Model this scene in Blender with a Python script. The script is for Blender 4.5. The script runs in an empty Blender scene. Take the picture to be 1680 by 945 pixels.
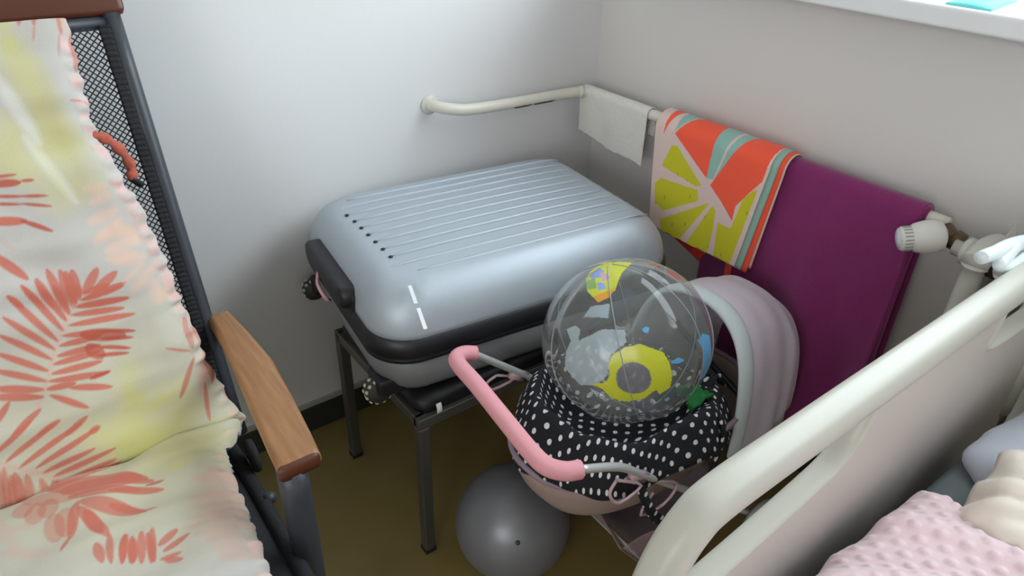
import bpy, bmesh, math, random
import numpy as np
from mathutils import Vector, Matrix, noise
random.seed(3)
sc = bpy.context.scene
# ------------------------------------------------------------------ camera
CAM = Vector((-1.4688, -1.5208, 1.4)); FPX = 1170.0
pit, rol, yaw = map(math.radians, (31.6, 1.5, 52.3))
cf = Vector((math.cos(pit)*math.cos(yaw), math.cos(pit)*math.sin(yaw), -math.sin(pit)))
cr = Vector((math.sin(yaw), -math.cos(yaw), 0)); cu = cr.cross(cf)
cr, cu = math.cos(rol)*cr + math.sin(rol)*cu, -math.sin(rol)*cr + math.cos(rol)*cu
cd = bpy.data.cameras.new('camera'); cam = bpy.data.objects.new('camera', cd); sc.collection.objects.link(cam)
mw = Matrix((cr, cu, -cf)).transposed().to_4x4(); mw.translation = CAM; cam.matrix_world = mw
cd.sensor_width = 36; cd.lens = FPX/1680*36; cd.clip_start = 0.02
sc.camera = cam
# ------------------------------------------------------------------ light
w = bpy.data.worlds.new('sky'); sc.world = w; w.use_nodes = True
bg = w.node_tree.nodes['Background']; bg.inputs[0].default_value = (0.80, 0.90, 1.0, 1); bg.inputs[1].default_value = 2.0
def area(name, loc, rot, sx, sy, e, col):
    l = bpy.data.lights.new(name, 'AREA'); l.shape = 'RECTANGLE'; l.size = sx; l.size_y = sy; l.energy = e; l.color = col
    o = bpy.data.objects.new(name, l); sc.collection.objects.link(o); o.location = loc; o.rotation_euler = rot; return o
# daylight arriving through the window above the sill
area('window_daylight', (0.95, -1.55, 2.35), (0, math.radians(62), 0), 2.0, 3.6, 165, (0.86, 0.94, 1.0))
# soft fill light added out of view across the room to brighten the window wall
area('far_fill_light', (-4.17, -2.9, 1.85), (0, math.radians(-90), 0), 1.2, 2.0, 54, (0.96, 0.97, 1.0))
sc.view_settings.view_transform = 'Standard'; sc.view_settings.look = 'None'
sc.view_settings.gamma = 1; sc.view_settings.use_curve_mapping = False
sc.view_settings.exposure = 0.0
# ------------------------------------------------------------------ helpers
def lin(c): return tuple(((x/255)/12.92 if x/255 <= .04045 else ((x/255+.055)/1.055)**2.4) for x in c)
def N(nt, t, **k):
    n = nt.nodes.new(t)
    for a, v in k.items(): setattr(n, a, v)
    return n
def mat(name, rgb, rough=.6, metal=0, var=.06, vscale=6, bump=0, bscale=200, sheen=0, spec=.5, coat=0, attr=None, bkind='noise', sss=0):
    m = bpy.data.materials.new(name); m.use_nodes = True; nt = m.node_tree; b = nt.nodes['Principled BSDF']; L = nt.links.new
    b.inputs['Roughness'].default_value = rough; b.inputs['Metallic'].default_value = metal
    b.inputs['Specular IOR Level'].default_value = spec; b.inputs['Coat Weight'].default_value = coat
    b.inputs['Sheen Weight'].default_value = sheen
    tc = N(nt, 'ShaderNodeTexCoord'); nz = N(nt, 'ShaderNodeTexNoise'); nz.inputs['Scale'].default_value = vscale; nz.inputs['Detail'].default_value = 3
    L(tc.outputs['Object'], nz.inputs['Vector'])
    mp = N(nt, 'ShaderNodeMapRange'); mp.inputs['To Min'].default_value = 1-var; mp.inputs['To Max'].default_value = 1+var
    L(nz.outputs['Fac'], mp.inputs['Value'])
    mx = N(nt, 'ShaderNodeVectorMath', operation='SCALE')
    if attr:
        at = N(nt, 'ShaderNodeAttribute', attribute_name=attr); L(at.outputs['Color'], mx.inputs[0])
    else: mx.inputs[0].default_value = lin(rgb)
    L(mp.outputs['Result'], mx.inputs['Scale']); L(mx.outputs['Vector'], b.inputs['Base Color'])
    if bump:
        if bkind == 'noise': t = N(nt, 'ShaderNodeTexNoise'); t.inputs['Detail'].default_value = 4; out = t.outputs['Fac']
        elif bkind == 'brushed': t = N(nt, 'ShaderNodeTexNoise'); out = t.outputs['Fac']
        else: t = N(nt, 'ShaderNodeTexVoronoi'); out = t.outputs['Distance']
        t.inputs['Scale'].default_value = bscale; L(tc.outputs['Object'], t.inputs['Vector'])
        bp = N(nt, 'ShaderNodeBump'); bp.inputs['Strength'].default_value = bump; bp.inputs['Distance'].default_value = .002
        L(out, bp.inputs['Height']); L(bp.outputs['Normal'], b.inputs['Normal'])
    return m
def wpos(o):
    v = Vector((0, 0, 0))
    while o: v += o.location; o = o.parent
    return v
def link(o, parent):
    sc.collection.objects.link(o)
    if parent: o.parent = parent
def mesh(name, vf, m, parent=None, smooth=True, base=None, uv=None, solid=0, sub=0, bev=0, colors=None):
    """vf = (verts in world space, faces).  One mesh object."""
    v, f = vf
    off = wpos(parent) if parent else Vector(base or (0, 0, 0))
    me = bpy.data.meshes.new(name)
    me.from_pydata([(a[0]-off.x, a[1]-off.y, a[2]-off.z) for a in v], [], f); me.update()
    if smooth: me.polygons.foreach_set('use_smooth', [True]*len(me.polygons))
    if uv is not None:
        u = me.uv_layers.new(name='UVMap')
        for l in me.loops: u.data[l.index].uv = uv[l.vertex_index]
    if colors is not None:
        ca = me.color_attributes.new('paint', 'FLOAT_COLOR', 'POINT'); ca.data.foreach_set('color', np.asarray(colors, dtype=np.float32).ravel())
    me.materials.append(m)
    bm = bmesh.new(); bm.from_mesh(me); bmesh.ops.recalc_face_normals(bm, faces=bm.faces) if solid == 0 and uv is None and colors is None else None
    bm.to_mesh(me); bm.free()
    o = bpy.data.objects.new(name, me); link(o, parent)
    if not parent: o.location = off
    if bev: b = o.modifiers.new('bevel', 'BEVEL'); b.width = bev; b.segments = 3; b.limit_method = 'ANGLE'
    if solid: s = o.modifiers.new('solid', 'SOLIDIFY'); s.thickness = solid; s.offset = 0
    if sub: s = o.modifiers.new('sub', 'SUBSURF'); s.levels = sub; s.render_levels = sub
    if bev or (not smooth):
        pass
    return o
def thing(name, label, cat, loc, group=None):
    o = bpy.data.objects.new(name, None); sc.collection.objects.link(o); o.location = loc; o.empty_display_size = .05
    return tag(o, label, cat, group)
def tag(o, label, cat, group=None):
    o['label'] = label; o['category'] = cat
    if group: o['group'] = group
    return o
def struct(o): o['kind'] = 'structure'; return o
def box(x0, x1, y0, y1, z0, z1):
    v = [(x, y, z) for z in (z0, z1) for y in (y0, y1) for x in (x0, x1)]
    return v, [(0, 2, 3, 1), (4, 5, 7, 6), (0, 1, 5, 4), (2, 6, 7, 3), (0, 4, 6, 2), (1, 3, 7, 5)]
def xf(vf, M): return [tuple(M @ Vector(a)) for a in vf[0]], vf[1]
def join(*L):
    V, F = [], []
    for v, f in L:
        n = len(V); V += list(v); F += [tuple(i+n for i in q) for q in f]
    return V, F
def grid(fn, nu, nv, closeu=False):
    V = [fn(i/(nu if closeu else nu-1), j/(nv-1)) for j in range(nv) for i in range(nu)]
    F = []
    for j in range(nv-1):
        for i in range(nu if closeu else nu-1):
            a = j*nu+i; b = j*nu+(i+1) % nu; F.append((a, b, b+nu, a+nu))
    return V, F
def loft(rings, cap=True):
    n = len(rings[0]); V = [p for r in rings for p in r]; F = []
    for j in range(len(rings)-1):
        for i in range(n):
            a = j*n+i; b = j*n+(i+1) % n; F.append((a, b, b+n, a+n))
    if cap: F.append(tuple(range(n))[::-1]); F.append(tuple((len(rings)-1)*n+i for i in range(n)))
    return V, F
def cat(pts, k=8):
    P = [Vector(p) for p in pts]; P = [2*P[0]-P[1]]+P+[2*P[-1]-P[-2]]; out = []
    for i in range(1, len(P)-2):
        for j in range(k):
            t = j/k; a, b, c, d = P[i-1:i+3]
            out.append(.5*((2*b)+(c-a)*t+(2*a-5*b+4*c-d)*t*t+(3*b-a-3*c+d)*t**3))
    out.append(P[-2]); return out
def tube(pts, r, n=14, k=8, rf=None, flat=1.0, up=(0, 0, 1)):
    P = cat(pts, k) if k else [Vector(p) for p in pts]; rings = []; u = Vector(up)
    for i, p in enumerate(P):
        t = (P[min(i+1, len(P)-1)]-P[max(i-1, 0)]).normalized()
        s = t.cross(u); s = s.normalized() if s.length > 1e-4 else t.orthogonal().normalized(); q = s.cross(t).normalized()
        if i == 0: pass
        rr = rf(i/(len(P)-1)) if rf else r
        rings.append([tuple(p+rr*(math.cos(a)*s*flat+math.sin(a)*q)) for a in [2*math.pi*k_/n for k_ in range(n)]])
        u = q
    return loft(rings)
def lathe(prof, n, M):
    """profile of (radius, height) about z, then matrix M"""
    rings = [[tuple(M @ Vector((r*math.cos(a), r*math.sin(a), h))) for a in [2*math.pi*i/n for i in range(n)]] for r, h in prof]
    return loft(rings)
def rrect(hx, hy, r, n=10):
    P = []
    for cx, cy, a0 in ((hx-r, hy-r, 0), (-hx+r, hy-r, 90), (-hx+r, -hy+r, 180), (hx-r, -hy+r, 270)):
        for i in range(n+1):
            a = math.radians(a0+90*i/n); P.append((cx+r*math.cos(a), cy+r*math.sin(a)))
    return P
def nz(x, y, z=0): return noise.noise(Vector((x, y, z)))
def bar(p, q, wx, wy, up=(0, 0, 1)):
    """rectangular bar from p to q"""
    p, q = Vector(p), Vector(q); t = (q-p).normalized(); s = t.cross(Vector(up)).normalized(); u = s.cross(t)
    R = []
    for c in (p, q): R.append([tuple(c+a*s*wx/2+b*u*wy/2) for a, b in ((-1, -1), (1, -1), (1, 1), (-1, 1))])
    return loft(R)
# ------------------------------------------------------------------ materials
M = {}
M['wall_l'] = mat('wall_plaster', (226, 226, 226), .75, var=.02, vscale=2, bump=.15, bscale=60)
M['wall_w'] = mat('wall_plaster_window', (222, 218, 213), .75, var=.02, vscale=2, bump=.15, bscale=60)
M['ceil'] = mat('ceiling_paint', (225, 224, 220), .9)
M['floor'] = mat('olive_linoleum', (130, 112, 64), .45, var=.12, vscale=9, bump=.05, bscale=40)
M['skirt'] = mat('dark_skirting', (48, 50, 44), .5)
M['skirt_top'] = mat('skirting_paint_line', (170, 168, 160), .7)
M['sill'] = mat('sill_paint', (236, 238, 238), .3)
M['frame'] = mat('window_frame_paint', (238, 240, 240), .35)
M['pipe'] = mat('cream_pipe_paint', (222, 218, 205), .35, var=.05, vscale=30, bump=.2, bscale=25)
M['chip'] = mat('bare_iron', (66, 60, 58), .7)
M['cast'] = mat('radiator_enamel', (214, 212, 202), .4, var=.05, bump=.15, bscale=30)
M['valve_plastic'] = mat('valve_plastic', (232, 230, 222), .4)
M['brass'] = mat('dull_brass', (110, 92, 72), .4, .8)
M['black'] = mat('black_line', (40, 38, 38), .6)
M['bed'] = mat('bed_cream_plastic', (188, 186, 174), .38, var=.015, spec=.4)
M['bed_panel'] = mat('bed_panel_cream', (190, 181, 174), .5, var=.015)
M['bed_metal'] = mat('bed_metal_grey', (150, 152, 154), .4, .5)
M['mattress'] = mat('mattress_cover', (110, 120, 122), .7)
M['pink_min'] = mat('dotted_pink_fleece', (224, 198, 202), .9, var=.05, vscale=14, sheen=.4, bump=.2, bscale=300)
M['pillow'] = mat('white_pillowcase', (196, 202, 214), .85, sheen=.2)
M['peach'] = mat('peach_cloth', (222, 211, 198), .9, sheen=.2, bump=.2, bscale=200)
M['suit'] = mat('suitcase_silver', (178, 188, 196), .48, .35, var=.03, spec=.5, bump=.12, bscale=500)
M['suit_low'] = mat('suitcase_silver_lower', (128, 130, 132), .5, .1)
M['suit_black'] = mat('suitcase_black_trim', (26, 27, 31), .45)
M['tape'] = mat('white_mark', (225, 228, 228), .6)
M['pinktag'] = mat('pink_ribbon', (214, 160, 170), .8)
M['wheel'] = mat('wheel_rubber', (52, 52, 44), .5)
M['wheel_spot'] = mat('wheel_cream_dots', (190, 190, 168), .5)
M['vinyl'] = mat('black_vinyl', (22, 21, 23), .5)
M['steel'] = mat('dark_chrome', (92, 90, 84), .45, .5)
M['chair_metal'] = mat('charcoal_powdercoat', (62, 66, 72), .42, .1, bump=.1, bscale=300)
M['chair_trim'] = mat('black_webbing', (34, 36, 38), .8, bump=.4, bscale=400)
M['wood_dark'] = mat('reddish_wood', (88, 45, 27), .4, var=.15, vscale=10)
M['purple'] = mat('purple_terry', (130, 34, 98), .95, sheen=.35, var=.08, vscale=25, bump=.5, bscale=350)
M['waffle'] = mat('white_waffle_cotton', (230, 227, 219), .95, bump=.6, bscale=260, bkind='v')
M['orange'] = mat('orange_towel', (255, 92, 62), .95, sheen=.2, bump=.4, bscale=350)
M['aqua'] = mat('aqua_towel', (150, 186, 174), .95, sheen=.2, bump=.4, bscale=350)
M['blush'] = mat('blush_towel_edge', (225, 195, 185), .95, bump=.4, bscale=350)
M['red'] = mat('red_towel_back', (205, 50, 42), .95, sheen=.2)
M['towel'] = mat('printed_towel', (0, 0, 0), .95, sheen=.15, bump=.35, bscale=350, attr='paint', var=.04)
M['cushion'] = mat('printed_cushion', (0, 0, 0), .9, sheen=.15, bump=.15, bscale=300, attr='paint', var=.02)
M['tie'] = mat('red_striped_tie', (178, 92, 74), .9, var=.5, vscale=80)
M['tub'] = mat('pram_taupe_fabric', (164, 142, 134), .95, bump=.5, bscale=300)
M['basket'] = mat('pram_lilac_mesh', (178, 160, 164), .9, bump=.4, bscale=300)
M['hood'] = mat('pram_lilac_hood', (216, 203, 216), .8, sheen=.3, bump=.15, bscale=120)
M['hood_in'] = mat('pram_hood_lining', (150, 130, 142), .9)
M['rim'] = mat('pram_hood_piping', (212, 222, 224), .7, bump=.3, bscale=80)
M['foam'] = mat('pink_foam_grip', (226, 158, 166), .85, var=.05, bump=.2, bscale=400)
M['alu'] = mat('pale_tube', (205, 206, 204), .35, .3)
M['clip'] = mat('pink_plastic_clip', (190, 160, 165), .35)
M['green'] = mat('green_cloth', (20, 112, 48), .8)
M['silver_ball'] = mat('grey_rubber_ball', (128, 129, 132), .4, .35, var=.05, spec=.4)
M['plug'] = mat('ball_plug', (60, 60, 62), .6)
M['hook'] = mat('white_hook_plastic', (230, 240, 242), .25)
M['cyan'] = mat('cyan_cloth', (120, 225, 225), .8)

def wood():
    m = bpy.data.materials.new('varnished_wood'); m.use_nodes = True; nt = m.node_tree; L = nt.links.new; b = nt.nodes['Principled BSDF']
    tc = N(nt, 'ShaderNodeTexCoord'); mp = N(nt, 'ShaderNodeMapping'); mp.inputs['Scale'].default_value = (60, 5, 60); L(tc.outputs['Object'], mp.inputs['Vector'])
    n = N(nt, 'ShaderNodeTexNoise'); n.inputs['Scale'].default_value = 2; n.inputs['Detail'].default_value = 5; L(mp.outputs['Vector'], n.inputs['Vector'])
    r = N(nt, 'ShaderNodeValToRGB'); r.color_ramp.elements[0].color = (*lin((140, 98, 62)), 1); r.color_ramp.elements[1].color = (*lin((164, 120, 80)), 1)
    r.color_ramp.elements[0].position = .3; r.color_ramp.elements[1].position = .7
    L(n.outputs['Fac'], r.inputs['Fac']); L(r.outputs['Color'], b.inputs['Base Color']); b.inputs['Roughness'].default_value = .45
    return m
M['wood'] = wood()
def polka():
    m = bpy.data.materials.new('polka_dot_fabric'); m.use_nodes = True; nt = m.node_tree; L = nt.links.new; b = nt.nodes['Principled BSDF']
    uv = N(nt, 'ShaderNodeUVMap'); sep = N(nt, 'ShaderNodeSeparateXYZ'); L(uv.outputs['UV'], sep.inputs[0])
    def mth(op, a, c=None):
        n = N(nt, 'ShaderNodeMath', operation=op)
        for i, x in enumerate((a, c)):
            if x is None: continue
            if isinstance(x, (int, float)): n.inputs[i].default_value = x
            else: L(x, n.inputs[i])
        return n.outputs[0]
    def lattice(ox, oy):
        s = .040
        fx = mth('SUBTRACT', mth('FRACT', mth('ADD', mth('DIVIDE', sep.outputs['X'], s), ox)), .5)
        fy = mth('SUBTRACT', mth('FRACT', mth('ADD', mth('DIVIDE', sep.outputs['Y'], s), oy)), .5)
        return mth('SQRT', mth('ADD', mth('MULTIPLY', fx, fx), mth('MULTIPLY', fy, fy)))
    d = mth('MINIMUM', lattice(.0, .0), lattice(.5, .5)); k = mth('LESS_THAN', d, .138)
    mx = N(nt, 'ShaderNodeMix', data_type='RGBA'); L(k, mx.inputs['Factor']); mx.inputs['A'].default_value = (*lin((24, 24, 30)), 1); mx.inputs['B'].default_value = (*lin((225, 225, 225)), 1)
    L(mx.outputs['Result'], b.inputs['Base Color']); b.inputs['Roughness'].default_value = .9
    return m
M['polka'] = polka()
def meshcloth():
    m = bpy.data.materials.new('open_weave_mesh'); m.use_nodes = True; nt = m.node_tree; L = nt.links.new; b = nt.nodes['Principled BSDF']
    b.inputs['Base Color'].default_value = (*lin((44, 46, 50)), 1); b.inputs['Roughness'].default_value = .7
    uv = N(nt, 'ShaderNodeUVMap'); mp = N(nt, 'ShaderNodeMapping'); mp.inputs['Rotation'].default_value = (0, 0, math.radians(45)); mp.inputs['Scale'].default_value = (1/.0074, 1/.0074, 1)
    L(uv.outputs['UV'], mp.inputs['Vector']); sep = N(nt, 'ShaderNodeSeparateXYZ'); L(mp.outputs['Vector'], sep.inputs[0])
    def cell(o):
        f = N(nt, 'ShaderNodeMath', operation='FRACT'); L(o, f.inputs[0]); s = N(nt, 'ShaderNodeMath', operation='SUBTRACT'); L(f.outputs[0], s.inputs[0]); s.inputs[1].default_value = .5
        a = N(nt, 'ShaderNodeMath', operation='ABSOLUTE'); L(s.outputs[0], a.inputs[0]); return a.outputs[0]
    mxx = N(nt, 'ShaderNodeMath', operation='MAXIMUM'); L(cell(sep.outputs['X']), mxx.inputs[0]); L(cell(sep.outputs['Y']), mxx.inputs[1])
    lt = N(nt, 'ShaderNodeMath', operation='LESS_THAN'); L(mxx.outputs[0], lt.inputs[0]); lt.inputs[1].default_value = .35
    tr = N(nt, 'ShaderNodeBsdfTransparent'); mix = N(nt, 'ShaderNodeMixShader'); L(lt.outputs[0], mix.inputs[0]); L(b.outputs[0], mix.inputs[1]); L(tr.outputs[0], mix.inputs[2])
    L(mix.outputs[0], nt.nodes['Material Output'].inputs[0]); return m
M['mesh'] = meshcloth()
def film(name, attr):
    """thin clear vinyl, printed where the paint layer says so"""
    m = bpy.data.materials.new(name); m.use_nodes = True; nt = m.node_tree; L = nt.links.new; b = nt.nodes['Principled BSDF']
    tr = N(nt, 'ShaderNodeBsdfTransparent'); tr.inputs[0].default_value = (.955, .965, .965, 1)
    gl = N(nt, 'ShaderNodeBsdfGlossy'); gl.inputs['Roughness'].default_value = .06
    lw = N(nt, 'ShaderNodeLayerWeight'); lw.inputs['Blend'].default_value = .10
    a = N(nt, 'ShaderNodeMath', operation='MULTIPLY_ADD'); L(lw.outputs['Fresnel'], a.inputs[0]); a.inputs[1].default_value = .55; a.inputs[2].default_value = .04
    m1 = N(nt, 'ShaderNodeMixShader'); L(a.outputs[0], m1.inputs[0]); L(tr.outputs[0], m1.inputs[1]); L(gl.outputs[0], m1.inputs[2])
    out = m1
    if attr:
        df = N(nt, 'ShaderNodeBsdfDiffuse'); df.inputs[0].default_value = (*lin((205, 210, 205)), 1); m0 = N(nt, 'ShaderNodeMixShader'); m0.inputs[0].default_value = .10; L(m1.outputs[0], m0.inputs[1]); L(df.outputs[0], m0.inputs[2]); m1 = m0
        at = N(nt, 'ShaderNodeAttribute', attribute_name='paint')
        L(at.outputs['Color'], b.inputs['Base Color']); b.inputs['Roughness'].default_value = .3
        out = N(nt, 'ShaderNodeMixShader'); L(at.outputs['Alpha'], out.inputs[0]); L(m1.outputs[0], out.inputs[1]); L(b.outputs[0], out.inputs[2])
    L(out.outputs[0], nt.nodes['Material Output'].inputs[0]); return m
M['vinyl_clear'] = film('clear_vinyl_print', True)
M['seam'] = mat('ball_seam', (150, 158, 160), .4)
M['glass'] = film('window_glass', False)
def veil():
    m = bpy.data.materials.new('pram_net_veil'); m.use_nodes = True; nt = m.node_tree; L = nt.links.new; b = nt.nodes['Principled BSDF']
    b.inputs['Base Color'].default_value = (*lin((176, 150, 152)), 1); b.inputs['Roughness'].default_value = .9
    tr = N(nt, 'ShaderNodeBsdfTransparent'); mix = N(nt, 'ShaderNodeMixShader'); mix.inputs[0].default_value = .62
    L(tr.outputs[0], mix.inputs[1]); L(b.outputs[0], mix.inputs[2]); L(mix.outputs[0], nt.nodes['Material Output'].inputs[0]); return m
M['veil'] = veil()
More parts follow.
